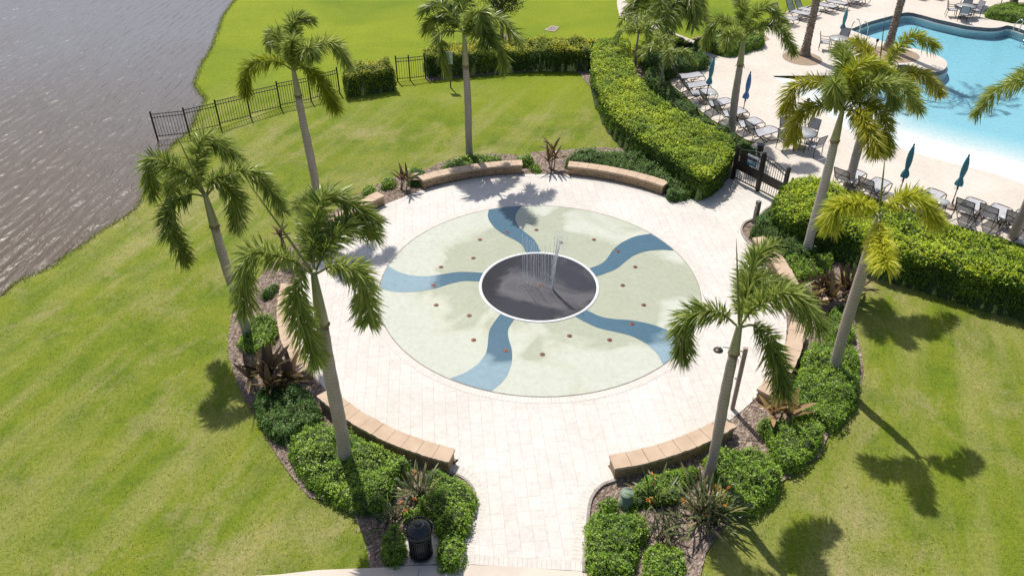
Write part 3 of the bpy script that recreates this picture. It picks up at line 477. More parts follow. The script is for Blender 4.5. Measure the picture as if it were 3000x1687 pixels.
M['bird_leaf'] = mat_leaf('strap_leaf', [(0, (.04, .07, .02)), (.5, (.11, .15, .05)), (.85, (.22, .24, .08)), (1, (.34, .27, .12))], .2, .4, .5)
M['orange'] = mat_noise('orange_flower', (.62, .20, .02), (.75, .30, .04), 12, .5)
M['stem'] = mat_noise('plant_stem', (.20, .15, .09), (.33, .26, .17), 8, .8)
# made things
M['bronze'] = mat_noise('bronze_frame', (.055, .042, .036), (.095, .072, .06), 14, .4, metal=.4)
M['black'] = mat_noise('black_coated_metal', (.014, .015, .019), (.03, .032, .038), 8, .22, spec=.5)
M['fence_black'] = mat_noise('fence_black_paint', (.014, .018, .015), (.030, .034, .030), 10, .4)
M['gate_brown'] = mat_noise('gate_dark_bronze', (.024, .020, .017), (.045, .038, .032), 6, .45)
def mat_sling():
    m, n, l, b = new_mat('grey_sling_fabric'); nt = m.node_tree
    w = noise(nt, 90, 2, .5, obj_vec(nt)); l.new(ramp(nt, [(.3, (.36, .37, .41)), (.7, (.47, .48, .53))], w), b.inputs['Base Color']); b.inputs['Roughness'].default_value = .7
    t = n.new('ShaderNodeBsdfTransparent'); mx = n.new('ShaderNodeMixShader'); mx.inputs[0].default_value = .83
    l.new(t.outputs[0], mx.inputs[1]); l.new(b.outputs[0], mx.inputs[2]); l.new(mx.outputs[0], n['Material Output'].inputs[0]); return m
M['sling'] = mat_sling()
M['glass_top'] = mat_noise('frosted_table_glass', (.42, .43, .44), (.52, .53, .54), 5, .12, spec=.6)
M['teal'] = mat_noise('teal_canvas', (.08, .27, .34), (.13, .37, .43), 5, .8, vscale=(6, 6, 1))
M['blue'] = mat_noise('blue_canvas', (.09, .20, .45), (.15, .28, .56), 5, .8, vscale=(6, 6, 1))
M['steel'] = mat_noise('stainless_rail', (.50, .50, .50), (.62, .62, .61), 5, .22, metal=1)
M['green_plastic'] = mat_noise('green_plastic', (.16, .22, .16), (.22, .29, .21), 5, .6)
M['white_plastic'] = mat_noise('white_plastic', (.60, .58, .58), (.70, .68, .68), 6, .5)
M['shower_post'] = mat_noise('brown_shower_post', (.26, .205, .165), (.36, .29, .235), 6, .6)
M['bollard'] = mat_noise('grey_bollard', (.17, .15, .125), (.26, .23, .20), 6, .6)
M['wood'] = mat_noise('weathered_wood', (.25, .17, .11), (.42, .31, .21), 8, .85, vscale=(4, 4, .6))
M['sign_white'] = mat_noise('sign_white', (.66, .68, .70), (.74, .75, .77), 5, .4)
M['sign_grey'] = mat_noise('sign_grey_print', (.26, .28, .30), (.34, .36, .38), 9, .5)
M['sign_teal'] = mat_noise('sign_teal', (.018, .12, .17), (.028, .16, .215), 5, .4)
M['sign_navy'] = mat_noise('sign_navy', (.03, .03, .09), (.16, .05, .10), 25, .4)
M['grate'] = mat_noise('grate_metal', (.34, .28, .22), (.48, .41, .33), 12, .7)
M['red'] = mat_noise('orange_red_plastic', (.62, .10, .05), (.70, .16, .08), 9, .5)

# ------------------------------------------------------------------ ground, lake, paving
SHOREC = smooth_line(SHORE, 5)
WATER_POLY = [tuple(p) for p in SHOREC] + [(-400, -20), (-400, 400), (20, 400)]
wig = np.random.default_rng(3)
POOL_EDGE = [(13.47, 39.40), (13.98, 37.22), (14.70, 34.57), (15.23, 32.40), (16.50, 31.11), (18.09, 29.69), (19.55, 28.63), (20.90, 26.98), (22.2, 25.7)]
POOL_EDGE = smooth_line(POOL_EDGE, 4)
FARC = smooth_line(POOL_FAR[:-2], 3) + [tuple(POOL_FAR[-2]), (34.0, 30.0), (27.5, 24.6)]
PENC = smooth_line(POOL_PEN[1:], 3)
POOL_HOLE = FARC + [(24.0, 24.4)] + POOL_EDGE[::-1] + PENC
def lake_dist(x, y):
    d = dist_line(x, y, SHOREC); return np.where(inside(x, y, WATER_POLY), -d, d)
def ground_z(x, y):
    s = lake_dist(x, y); t = np.clip((s - .15) / 5.0, 0, 1)
    z = -.30 + .30 * t * t * (3 - 2 * t)
    z = np.where(s < .15, -.30 + (s - .15) * .55, z)
    return np.maximum(z, -2.0)
def gz(x, y): return float(ground_z(np.array([x], float), np.array([y], float))[0])
xs = np.concatenate([[-260, -150, -90, -60], np.arange(-42, 40.01, .3), [50, 75, 120, 260]])
ys = np.concatenate([[-120, -40, -10], np.arange(2, 66.01, .3), [75, 95, 140, 320]])
GX, GY = np.meshgrid(xs, ys); gzv = ground_z(GX.ravel(), GY.ravel())
und = (inside(GX.ravel(), GY.ravel(), POOL_HOLE) | (dist_line(GX.ravel(), GY.ravel(), POOL_HOLE, True) < .55))
gzv = np.where(und, -2.6, gzv) + np.where(und, 0, (wig.random(gzv.shape) - .5) * .03 * (np.abs(gzv) < .6))
nx, ny = len(xs), len(ys); idx = np.arange(nx * ny).reshape(ny, nx)
GF = np.stack([idx[:-1, :-1], idx[:-1, 1:], idx[1:, 1:], idx[1:, :-1]], -1).reshape(-1, 4)
g = mesh_np('lawn_ground', np.stack([GX.ravel(), GY.ravel(), gzv], -1), GF, M['lawn'], smooth=True); g['kind'] = 'structure'
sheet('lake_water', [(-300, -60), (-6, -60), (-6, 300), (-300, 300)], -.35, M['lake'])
for f in bpy.data.objects['lake_water'].data.polygons: pass
# mulch beds
ml = smooth_line(MULCH_L, 3, True); mr = smooth_line(MULCH_R, 3, True); mt = smooth_line(MULCH_T, 2, True)
RW = 7.76
mleft = ml[:]; 
sheet('mulch_bed', MULCH_L + arc(7.75, 253, 93, 40), .034, M['mulch'])
sheet('mulch_bed', MULCH_R + arc(7.75, 16, -79, 30), .034, M['mulch'])
sheet('mulch_bed', MULCH_T + arc(7.75, 50, 94, 14), .030, M['mulch'])
# plaza paving with its exit and its arm to the gate
PL = arc(RW, 253.5, 50, 60)[::-1]           # from the right end of the far right bench round the far and left side to the exit
plaza = arc(RW, 50, 253.5, 60) + PLAZA_EXIT_L + PLAZA_EXIT_R[::-1] + arc(RW, -79, 16.5, 30) + GATE_EDGE_R[::-1] + GATE_EDGE_L[::-1]
sheet('plaza_paving', plaza, .050, M['paver'])
ribbon('plaza_border_paving', arc(5.33, 0, 360, 96), -.12, .12, .054, M['soldier'], kind='structure')
ribbon('plaza_border_paving', arc(RW, 50, 253.5, 60), .02, .24, .054, M['soldier'], kind='structure')
ribbon('plaza_border_paving', smooth_line(PLAZA_EXIT_L, 4), .04, .27, .054, M['soldier'], kind='structure')
ribbon('plaza_border_paving', smooth_line(PLAZA_EXIT_R[::-1], 4), .04, .27, .054, M['soldier'], kind='structure')
ribbon('plaza_border_paving', [(PLAZA_EXIT_L[-1][0] + .02, PLAZA_EXIT_L[-1][1] + .02), (PLAZA_EXIT_R[-1][0], PLAZA_EXIT_R[-1][1] + .02)], .0, .24, .058, M['soldier'], kind='structure')
def curb(pts, h=.10, w=.07):
    P = smooth_line(pts, 4); b = MB()
    for (x0, y0), (x1, y1) in zip(P, P[1:]):
        L = math.hypot(x1 - x0, y1 - y0); b.box(((x0 + x1) / 2, (y0 + y1) / 2, h / 2), (L + .004, w, h), math.atan2(y1 - y0, x1 - x0))
    o = b.build('bed_curb', M['curb']); o['kind'] = 'structure'; return o
curb(PLAZA_EXIT_R); curb(GATE_EDGE_R); curb(PLAZA_EXIT_L, .07, .05)
wk = WALK_TOP + [(6.0, 7.0), (-9.0, 7.0)]
sheet('front_walk', wk, .062, M['walk'])
b = MB()
for x in (-2.05, 1.5):
    b.box((x, 9.55, .064), (.012, 1.5, .002), R(-3))
o = b.build('walk_joint', M['curb']); o['kind'] = 'structure'
sheet('trash_slab', TRASH_PAD, .066, M['concrete'])
sheet('concrete_path', smooth_line(PATH[:-1], 2), .040, M['concrete'])
sheet('pool_deck', DECK, .055, M['deck'], holes=[POOL_HOLE])
sheet('deck_planting_bed', BED_PATH, .062, M['mulch_tan']); sheet('deck_planting_bed', BED_TOPR, .062, M['mulch_tan'])
sheet('palm_ring_mulch', [(15.75 + 1.03 * math.cos(t), 42.0 + 1.12 * math.sin(t)) for t in np.linspace(0, 2 * math.pi, 40)[:-1]], .062, M['mulch_tan'])
sheet('palm_ring_mulch', [(20.8 + 1.5 * math.cos(t), 42.6 + 1.3 * math.sin(t)) for t in np.linspace(0, 2 * math.pi, 40)[:-1]], .062, M['mulch_tan'])
sheet('tree_ring_mulch', [(-.6 + 1.0 * math.cos(t), 45.2 + .9 * math.sin(t)) for t in np.linspace(0, 2 * math.pi, 30)[:-1]], .03, M['mulch'])
# swimming pool: sloping beach floor, tiled walls, water body
DZ = .055; WZ = -.225
xs = np.arange(12, 36.01, .25); ys = np.arange(22, 52.01, .25); PX_, PY_ = np.meshgrid(xs, ys)
dl = dist_line(PX_.ravel(), PY_.ravel(), POOL_EDGE); inp = inside(PX_.ravel(), PY_.ravel(), POOL_HOLE)
do_ = np.minimum(dist_line(PX_.ravel(), PY_.ravel(), FARC), dist_line(PX_.ravel(), PY_.ravel(), PENC))
fz = np.where(inp | (do_ < dl), DZ - .006 - np.minimum(dl * .112, .66), DZ - .02 - .5 * np.minimum(dl, .5))
nx, ny = len(xs), len(ys); idx = np.arange(nx * ny).reshape(ny, nx)
PF = np.stack([idx[:-1, :-1], idx[:-1, 1:], idx[1:, 1:], idx[1:, :-1]], -1).reshape(-1, 4)
near = inside(PX_.ravel(), PY_.ravel(), POOL_HOLE) | (dist_line(PX_.ravel(), PY_.ravel(), POOL_HOLE, True) < .5)
PF = PF[near[PF].all(1)]
o = mesh_np('pool_floor', np.stack([PX_.ravel(), PY_.ravel(), fz], -1), PF, M['pool_floor'], smooth=True); o['kind'] = 'structure'
b = MB()
wall = FARC[:]; 
def strip(b, line, z0, z1, off=0.0):
    prev = None
    for p in line:
        cur = (b.bm.verts.new((p[0], p[1], z0)), b.bm.verts.new((p[0], p[1], z1)))
        if prev: b.face([prev[0], cur[0], cur[1], prev[1]])
        prev = cur
for ln in (FARC, PENC + [FARC[0]]):
    b.mi = 0; strip(b, ln, -.165, DZ - .002); b.mi = 1; strip(b, ln, -1.5, -.165)
o = b.build('pool_wall', [M['pool_tile'], M['pool_floor']]); o['kind'] = 'structure'
b = MB(); 
for ln in (FARC[:-2], PENC):
    P = [Vector(p) for p in ln]
    prev = None
    for i, p in enumerate(P):
        t = (P[min(i + 1, len(P) - 1)] - P[max(i - 1, 0)]).normalized(); n = Vector((t.y, -t.x))
        q = p + n * .06
        cur = [b.bm.verts.new(v) for v in ((p.x, p.y, -.155), (q.x, q.y, -.155), (q.x, q.y, -.22), (p.x, p.y, -.22))]
        if prev:
            for k in range(3): b.face([prev[k], cur[k], cur[k + 1], prev[k + 1]])
        prev = cur
o = b.build('pool_coping_line', M['white_trim']); o['kind'] = 'structure'
b = MB(); b.prism(POOL_BENCH, -.7, -.195); o = b.build('pool_bench_ledge', M['white_trim']); o['kind'] = 'structure'
hp = [Vector(p) for p in POOL_HOLE]; ctr = Vector((22, 36)); grow = []
for i, p in enumerate(hp):
    t = (hp[(i + 1) % len(hp)] - hp[i - 1]); t = t.normalized() if t.length > 1e-6 else Vector((1, 0)); grow.append(p + Vector((-t.y, t.x)) * .03)
ar = sum(a.x * c.y - c.x * a.y for a, c in zip(hp, hp[1:] + hp[:1]))
if ar > 0: grow = [p * 2 - q for p, q in zip(hp, grow)]
b = MB(); b.prism([tuple(p) for p in grow], -1.9, WZ); o = b.build('pool_water', M['pool_water']); o['kind'] = 'structure'

# ------------------------------------------------------------------ splash pad
pad = empty('splash_pad', (CX, CY, .054)); tag(pad, 'round pale green splash pad with five wavy blue arms and a black centre dish', 'splash pad')
def disc(name, r, z, mat, n=96, r0=0.0, h=0.0):
    b = MB()
    if r0:
        b.lathe([(r0, z - h), (r0, z), (r, z), (r, z - h)], n=n, cap=False)
    else:
        b.lathe([(r, z - .01), (r, z)], n=n)
    return b.build(name, mat, pad)
disc('pad_surface', 5.172, .004, M['pad'])
disc('pad_rim_joint', 5.20, .003, M['curb'], r0=5.175, h=.004)
LE = np.array([(1.80, -22), (2.05, -20.6), (2.8, -16.1), (3.18, -11.8), (3.67, -7.9), (4.23, -7.4), (4.83, -9.8), (5.172, -12.8)])
RE = np.array([(1.80, -6.5), (2.0, -6.3), (2.47, -6.1), (2.87, -2.1), (3.3, 2.7), (3.87, 5.0), (4.45, 4.9), (4.8, 3.9), (5.172, 1.6)])
rr = np.linspace(1.84, 5.168, 34)
def sm(a, r):
    v = np.interp(r, a[:, 0], a[:, 1]); k = np.array([1, 2, 3, 2, 1]) / 9.
    return np.convolve(np.pad(v, 2, mode='edge'), k, 'valid')
ll, rl = sm(LE, rr), sm(RE, rr)
for k in range(5):
    b = MB(); prev = None
    for r_, a0, a1 in zip(rr, ll, rl):
        cur = []
        for t in np.linspace(0, 1, 7):
            a = R(-108 + 72 * k + a0 + (a1 - a0) * t); cur.append(b.bm.verts.new((r_ * math.cos(a), r_ * math.sin(a), .009)))
        if prev:
            for i in range(6): b.face([prev[i], cur[i], cur[i + 1], prev[i + 1]])
        prev = cur
    b.build('blue_arm', M['swirl'], pad)
b = MB(); b.lathe([(1.87, .014), (1.6, .012), (1.0, .010), (.02, .008)], n=72, cap=False); b.build('centre_dish', M['dish'], pad)
disc('white_ring', 1.955, .018, M['white_ring'], r0=1.862, h=.014)
# spray nozzles
nz0 = empty('spray_nozzle', (0, 0, 0))
b = MB(); b.lathe([(.078, 0), (.078, .008), (.06, .018)], n=18); b.build('flange', M['copper'], nz0)
b = MB(); b.lathe([(.036, .012), (.036, .024), (.022, .030)], n=14); b.build('cap', M['bronze'], nz0)
def clock(a):
    h = (90 - a) / 30 % 12; hh = int(round(h * 2)) / 2
    hh = 12 if hh in (0, 12) else hh
    nm = {.5: 'half past twelve', 1: 'one', 1.5: 'half past one', 2: 'two', 2.5: 'half past two', 3: 'three', 3.5: 'half past three', 4: 'four', 4.5: 'half past four', 5: 'five', 5.5: 'half past five', 6: 'six',
          6.5: 'half past six', 7: 'seven', 7.5: 'half past seven', 8: 'eight', 8.5: 'half past eight', 9: 'nine', 9.5: 'half past nine', 10: 'ten', 10.5: 'half past ten', 11: 'eleven', 11.5: 'half past eleven', 12: 'twelve'}
    return nm[hh] + ('' if 'half' in nm[hh] else " o'clock")
first = True
spots = []
for k in range(5):
    for a in (36, 18, 54): spots.append((3.43, a + 72 * k, 'arm' if a == 36 else 'outer'))
    spots.append((2.72, 72 * k, 'inner'))
spots.append((0.0, 0, 'centre'))
for r_, a, w in spots:
    o = nz0 if first else copy_tree(nz0); first = False
    o.location = (CX + r_ * math.cos(R(a)), CY + r_ * math.sin(R(a)), .058 if r_ else .054)
    lab = {'arm': f'copper spray nozzle set in the blue arm at {clock(a)}', 'outer': f'copper spray nozzle in the outer ring on pale green, towards {clock(a)}',
           'inner': f'copper spray nozzle in the inner ring by the black dish, towards {clock(a)}', 'centre': 'copper spray nozzle in the middle of the black dish'}[w]
    tag(o, lab, 'nozzle', 'copper spray nozzles on the splash pad')
# water: a curtain of thin falling streams and one tall jet
js = np.random.default_rng(11)
def streams(name, label, spec, ndrop, box):
    o = empty(name, (CX, CY, .06)); tag(o, label, 'water jet')
    for (x, y, z1, lean, r_) in spec:
        b = MB(); pts = []
        for t in np.linspace(0, 1, 16):
            pts.append((x + lean * t * t + js.normal(0, .004), y + js.normal(0, .004), z1 * t))
        seg = [.6 + .4 * abs(math.sin(7 * q + x * 40)) for q in np.linspace(0, 1, 16)]
        b.tube(pts, [r_ * s_ for s_ in seg], 5); b.build('water_stream', M['drop'], o)
    V = []; F = []
    n = ndrop; P = np.stack([js.uniform(*box[0], n), js.uniform(*box[1], n), box[2][0] + (box[2][1] - box[2][0]) * js.random(n) ** (1.5 if box[2][0] < .5 else .6)], -1); s_ = js.uniform(.003, .0075, n)
    tet = np.array([(1, 1, 1), (-1, -1, 1), (-1, 1, -1), (1, -1, -1)], float)
    V = (P[:, None] + tet[None] * s_[:, None, None]).reshape(-1, 3)
    F = (np.arange(n)[:, None, None] * 4 + np.array([(0, 1, 2), (0, 3, 1), (0, 2, 3), (1, 3, 2)])[None]).reshape(-1, 3)
    d = mesh_np('spray_droplets', V, F, M['drop'], o); d['kind'] = 'stuff'
    return o
spec = []
for i, t in enumerate(np.linspace(0, 1, 15)):
    spec.append((-.53 + .80 * t + js.normal(0, .012), -.06 * t + js.normal(0, .05), 1.86 - .30 * t + js.normal(0, .06), -.03, .0065))
streams('water_curtain', 'curtain of thin falling water streams over the black centre dish', spec, 420, ((-.75, .6), (-.6, .35), (.0, .5)))
streams('water_jet', 'taller splashing white water jet right of the thin streams', [(.44 + js.normal(0, .012), -.24 + js.normal(0, .012), 1.75 + js.normal(0, .15), .08 + js.normal(0, .02), .012) for _ in range(5)] + [(.46, -.24, 2.05, .20, .014), (.45, -.24, 1.9, .15, .012)] + [(.45 + js.normal(0, .03), -.24 + js.normal(0, .03), 1.9 + js.normal(0, .1), .10 + js.normal(0, .10), .007) for _ in range(7)], 900, ((.42, .86), (-.42, .0), (1.0, 2.15)))

# ------------------------------------------------------------------ stone benches round the plaza
def bench(a0, a1, label, h=.40):
    o = empty('stone_bench', (CX, CY, .05)); tag(o, label, 'bench wall', 'curved stone benches round the splash pad', 'thing')
    b = MB(); n = max(6, int((a1 - a0) / 1.2)); ri, ro = 7.80, 8.19
    L = 0; prev = None
    for i in range(n + 1):
        a = R(a0 + .25 + (a1 - a0 - .5) * i / n); c, s_ = math.cos(a), math.sin(a)
        cur = [b.bm.verts.new((r_ * c, r_ * s_, z)) for r_, z in ((ri, -.05), (ri, h - .075), (ro, h - .075), (ro, -.05))]; u = 8 * (a - R(a0))
        if prev:
            pu = prev[1]; p = prev[0]
            b.face([p[0], cur[0], cur[1], p[1]], [(pu, 0), (u, 0), (u, h), (pu, h)]); b.face([p[3], p[2], cur[2], cur[3]], [(pu, .3), (pu, .3 + h), (u, .3 + h), (u, .3)])
            b.face([p[1], cur[1], cur[2], p[2]])
        if i in (0, n): b.face(cur if i == 0 else cur[::-1], [(u, 0), (u, h), (u + .4, h), (u + .4, 0)])
        prev = (cur, u)
    b.build('stone_body', M['masonry'], o)
    b = MB(); ns = max(3, int(round(R(a1 - a0) * 8 / .42))); r3 = random.Random(int(a0 * 10))
    for i in range(ns):
        b0 = a0 + (a1 - a0) * i / ns + .035; b1 = a0 + (a1 - a0) * (i + 1) / ns - .035; dz = r3.uniform(-.004, .004); m = 5
        gi = [7.765 + r3.uniform(-.010, .010) for _ in range(m + 1)]; go = [8.235 + r3.uniform(-.012, .012) for _ in range(m + 1)]
        prev = None
        for k in range(m + 1):
            a = R(b0 + (b1 - b0) * k / m); c, s_ = math.cos(a), math.sin(a)
            cur = [b.bm.verts.new((r_ * c, r_ * s_, z)) for r_, z in ((gi[k] + .008, h - .075), (gi[k], h - .06), (gi[k] + .006, h + dz), (go[k] - .006, h + dz), (go[k], h - .06), (go[k] - .008, h - .075))]
            if prev:
                for q in range(6): b.face([prev[q], cur[q], cur[(q + 1) % 6], prev[(q + 1) % 6]])
            if k in (0, m): b.face(cur)
            prev = cur
    b.build('cap_stone', M['cap_stone'], o)
    return o
bench(93.3, 124, 'long curved stone bench on the far side of the plaza, left of centre')
bench(50.6, 80, 'long curved stone bench on the far side of the plaza, beside the gate')
bench(137, 167, 'stone bench at the far left, mostly hidden behind palm fronds', .38)
bench(183, 214.5, 'curved stone bench along the left side, beside the sparse shrubs')
bench(222.5, 253, 'nearest left stone bench, ending at the plaza exit')
bench(281, 306, 'nearest right stone bench, ending at the plaza exit and the shower post')
bench(317, 342.3, 'stone bench at the right, with a hard shadow behind its back')
bench(-9, 17, 'stone bench at the right, below the grey palm and the gate bollard')

# ------------------------------------------------------------------ foliage
def leaf_cloud(P, N, size, r_, spread=.7, aspect=.5, droop=.12):
    n = len(P)
    N = N + r_.normal(0, spread, (n, 3)); N /= np.linalg.norm(N, axis=1)[:, None] + 1e-9
    a = np.cross(N, r_.normal(0, 1, (n, 3))); a /= np.linalg.norm(a, axis=1)[:, None] + 1e-9
    c = np.cross(N, a); L = size * r_.uniform(.65, 1.3, n)[:, None]; w = L * aspect * .5
    V = np.stack([P - a * L * .5, P + c * w + N * L * .10, P + a * L * .5 - N * L * droop, P - c * w + N * L * .10], 1)
    return V.reshape(-1, 3), np.arange(n * 4).reshape(n, 4)
def area_of(poly):
    P = np.array(poly); x, y = P[:, 0], P[:, 1]; return abs(np.dot(x, np.roll(y, -1)) - np.dot(y, np.roll(x, -1))) / 2
def sample_poly(poly, n, r_):
    P = np.array(poly); lo, hi = P.min(0), P.max(0); out = []
    while sum(len(o) for o in out) < n:
        q = r_.uniform(lo, hi, (n * 2 + 16, 2)); out.append(q[inside(q[:, 0], q[:, 1], poly)])
    return np.concatenate(out)[:n]
def value_noise(x, y, s, seed):
    r_ = np.random.default_rng(seed); T = r_.random((64, 64)); u, v = x * s, y * s
    i, j = np.floor(u).astype(int), np.floor(v).astype(int); fu, fv = u - i, v - j; fu = fu * fu * (3 - 2 * fu); fv = fv * fv * (3 - 2 * fv)
    g_ = lambda a, c: T[a % 64, c % 64]
    return (g_(i, j) * (1 - fu) + g_(i + 1, j) * fu) * (1 - fv) + (g_(i, j + 1) * (1 - fu) + g_(i + 1, j + 1) * fu) * fv
SEED = [100]
def shrub(name, poly, h, leafmat, label, cat, size=.055, dens=900, boxy=False, group=None, edge=.22, lump=.36, z0=.03, smooth=True, tone=(0.0, 1.0), lumpscale=2.2):
    SEED[0] += 1; r_ = np.random.default_rng(SEED[0])
    poly = smooth_line(poly, 3, True) if smooth else list(poly)
    pn = np.array(poly); ctr = pn.mean(0); poly_l = [tuple(p - ctr) for p in pn]
    root = empty(name, (ctr[0], ctr[1], 0)); tag(root, label, cat, group)
    def top(x, y, d):
        e = np.clip(d / edge, 0, 1); e = np.sqrt(1 - (1 - e) ** 2)
        lumps = (value_noise(x + 50, y + 50, lumpscale, SEED[0]) - .5) * 2 * lump + (value_noise(x + 50, y + 50, lumpscale * 3, SEED[0] + 7) - .5) * lump * 1.3 + (value_noise(x + 50, y + 50, lumpscale * 6.5, SEED[0] + 9) - .5) * lump * .7
        base = (.80 + .20 * e) if boxy else (.45 + .55 * e)
        return h * (base + lumps * (.35 if boxy else .8))
    # core that stops light passing through
    lo, hi = pn.min(0) - ctr, pn.max(0) - ctr; st = .11 if h < .8 else .16
    gx = np.arange(lo[0] - st, hi[0] + st * 2, st); gy = np.arange(lo[1] - st, hi[1] + st * 2, st); X, Y = np.meshgrid(gx, gy); X, Y = X.ravel(), Y.ravel()
    D = dist_line(X, Y, poly_l, True); ins = inside(X, Y, poly_l); D = np.where(ins, D, -D)
    inset = .09 if not boxy else .12
    Z = np.where(D > inset, top(X, Y, np.maximum(D, 0)) - (.075 if h < .8 else .13), -.05)
    nx_, ny_ = len(gx), len(gy); id_ = np.arange(nx_ * ny_).reshape(ny_, nx_)
    F = np.stack([id_[:-1, :-1], id_[:-1, 1:], id_[1:, 1:], id_[1:, :-1]], -1).reshape(-1, 4); F = F[(D[F] > inset - st * 1.0).any(1)]
    mesh_np('branches', np.stack([X, Y, Z], -1), F, M['twig'], root)
    # leaves on the top, in rosettes
    A = area_of(poly_l); nt_ = int(A * dens * (2.0 if boxy else 1.35)); nros = max(20, nt_ // 5)
    q = sample_poly(poly_l, nros, r_); q = np.repeat(q, 5, 0) + r_.normal(0, size * .75, (nros * 5, 2))
    keepq = inside(q[:, 0], q[:, 1], [tuple(c_) for c_ in np.array(poly_l) * 1.03]); q = q[keepq]
    d = dist_line(q[:, 0], q[:, 1], poly_l, True); z = top(q[:, 0], q[:, 1], d) + np.repeat(r_.normal(0, .03 if h < .8 else .045, nros), 5)[keepq] + r_.normal(0, .02, len(q)) - np.abs(r_.normal(0, .03, len(q)))
    P = np.stack([q[:, 0], q[:, 1], z], -1); N = np.tile([0, 0, 1.0], (len(P), 1))
    # leaves on the sides
    pl = np.array(poly_l); nx2 = np.roll(pl, -1, 0); seg = np.linalg.norm(nx2 - pl, axis=1); per = seg.sum()
    hh = h * (.92 if boxy else .72); ns = int(per * hh * dens * 1.6)
    k = r_.choice(len(pl), ns, p=seg / per); t = r_.random(ns)[:, None]; S = pl[k] * (1 - t) + nx2[k] * t
    tn = (nx2[k] - pl[k]) / (seg[k][:, None] + 1e-9); nrm = np.stack([tn[:, 1], -tn[:, 0]], -1)
    if np.sum(pl[:, 0] * nx2[:, 1] - nx2[:, 0] * pl[:, 1]) < 0: nrm = -nrm
    zz = hh * r_.random(ns) ** .8
    bulge = ((value_noise(S[:, 0] * 1.3 + 60, zz * 3 + S[:, 1] + 60, 2.0, SEED[0] + 3) - .5) * .16 - .06) if boxy else (-.10 * (zz / hh) ** 2 * 1.5 + (value_noise(S[:, 0] + 60, S[:, 1] + zz + 60, 4.0, SEED[0] + 3) - .5) * .14)
    S = S + nrm * (bulge + r_.normal(0, .03, ns))[:, None]
    P = np.concatenate([P, np.stack([S[:, 0], S[:, 1], zz + .02], -1)]); N = np.concatenate([N, np.stack([nrm[:, 0], nrm[:, 1], np.full(ns, .45)], -1)])
    V, F = leaf_cloud(P, N, size, r_, np.concatenate([np.full(len(q), .36), np.full(ns, .5)])[:, None], .62)
    patch = value_noise(P[:, 0] + 80, P[:, 1] + P[:, 2] + 80, 1.1, SEED[0] + 11)
    ros = np.concatenate([np.repeat(r_.normal(0, .13, nros), 5)[keepq], r_.normal(0, .08, ns)])
    tn_ = np.clip(.30 + ros + .34 * r_.random(len(P)) + .40 * (patch - .5) + r_.normal(0, .08, len(P)) - (np.concatenate([np.zeros(len(q)), np.full(ns, .36)]) if boxy else 0), 0, 1)   # shade painted into the sheared sides as a darker tone, yellower new flush on top; tn_ = tone[0] + (tone[1] - tone[0]) * tn_
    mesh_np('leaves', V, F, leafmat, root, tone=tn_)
    return root
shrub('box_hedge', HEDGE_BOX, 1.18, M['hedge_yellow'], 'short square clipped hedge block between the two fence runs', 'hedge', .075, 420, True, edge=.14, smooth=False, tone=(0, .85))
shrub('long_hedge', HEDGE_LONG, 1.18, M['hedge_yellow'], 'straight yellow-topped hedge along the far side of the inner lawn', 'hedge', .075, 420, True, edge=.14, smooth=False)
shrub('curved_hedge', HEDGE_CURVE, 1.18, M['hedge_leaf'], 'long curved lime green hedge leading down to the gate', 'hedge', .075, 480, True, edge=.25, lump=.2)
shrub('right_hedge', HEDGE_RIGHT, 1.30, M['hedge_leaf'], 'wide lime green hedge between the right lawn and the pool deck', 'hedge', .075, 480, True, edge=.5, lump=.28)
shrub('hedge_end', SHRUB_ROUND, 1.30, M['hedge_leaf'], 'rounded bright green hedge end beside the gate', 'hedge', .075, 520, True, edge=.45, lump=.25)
shrub('deck_hedge', HEDGE_DECK, .62, M['shrub_dark'], 'low dark green hedge between the curved hedge and the left lounger row', 'hedge', .06, 600, False, edge=.2)
for poly, h, lab, kind in SHRUBS:
    far = np.mean([p[1] for p in poly]) > 26
    shrub('shrub', poly, h, M['shrub_dark'] if ('dark' in lab) else M['shrub_leaf'], lab, 'shrub', .062 if far else .05, 620 if far else 1000)

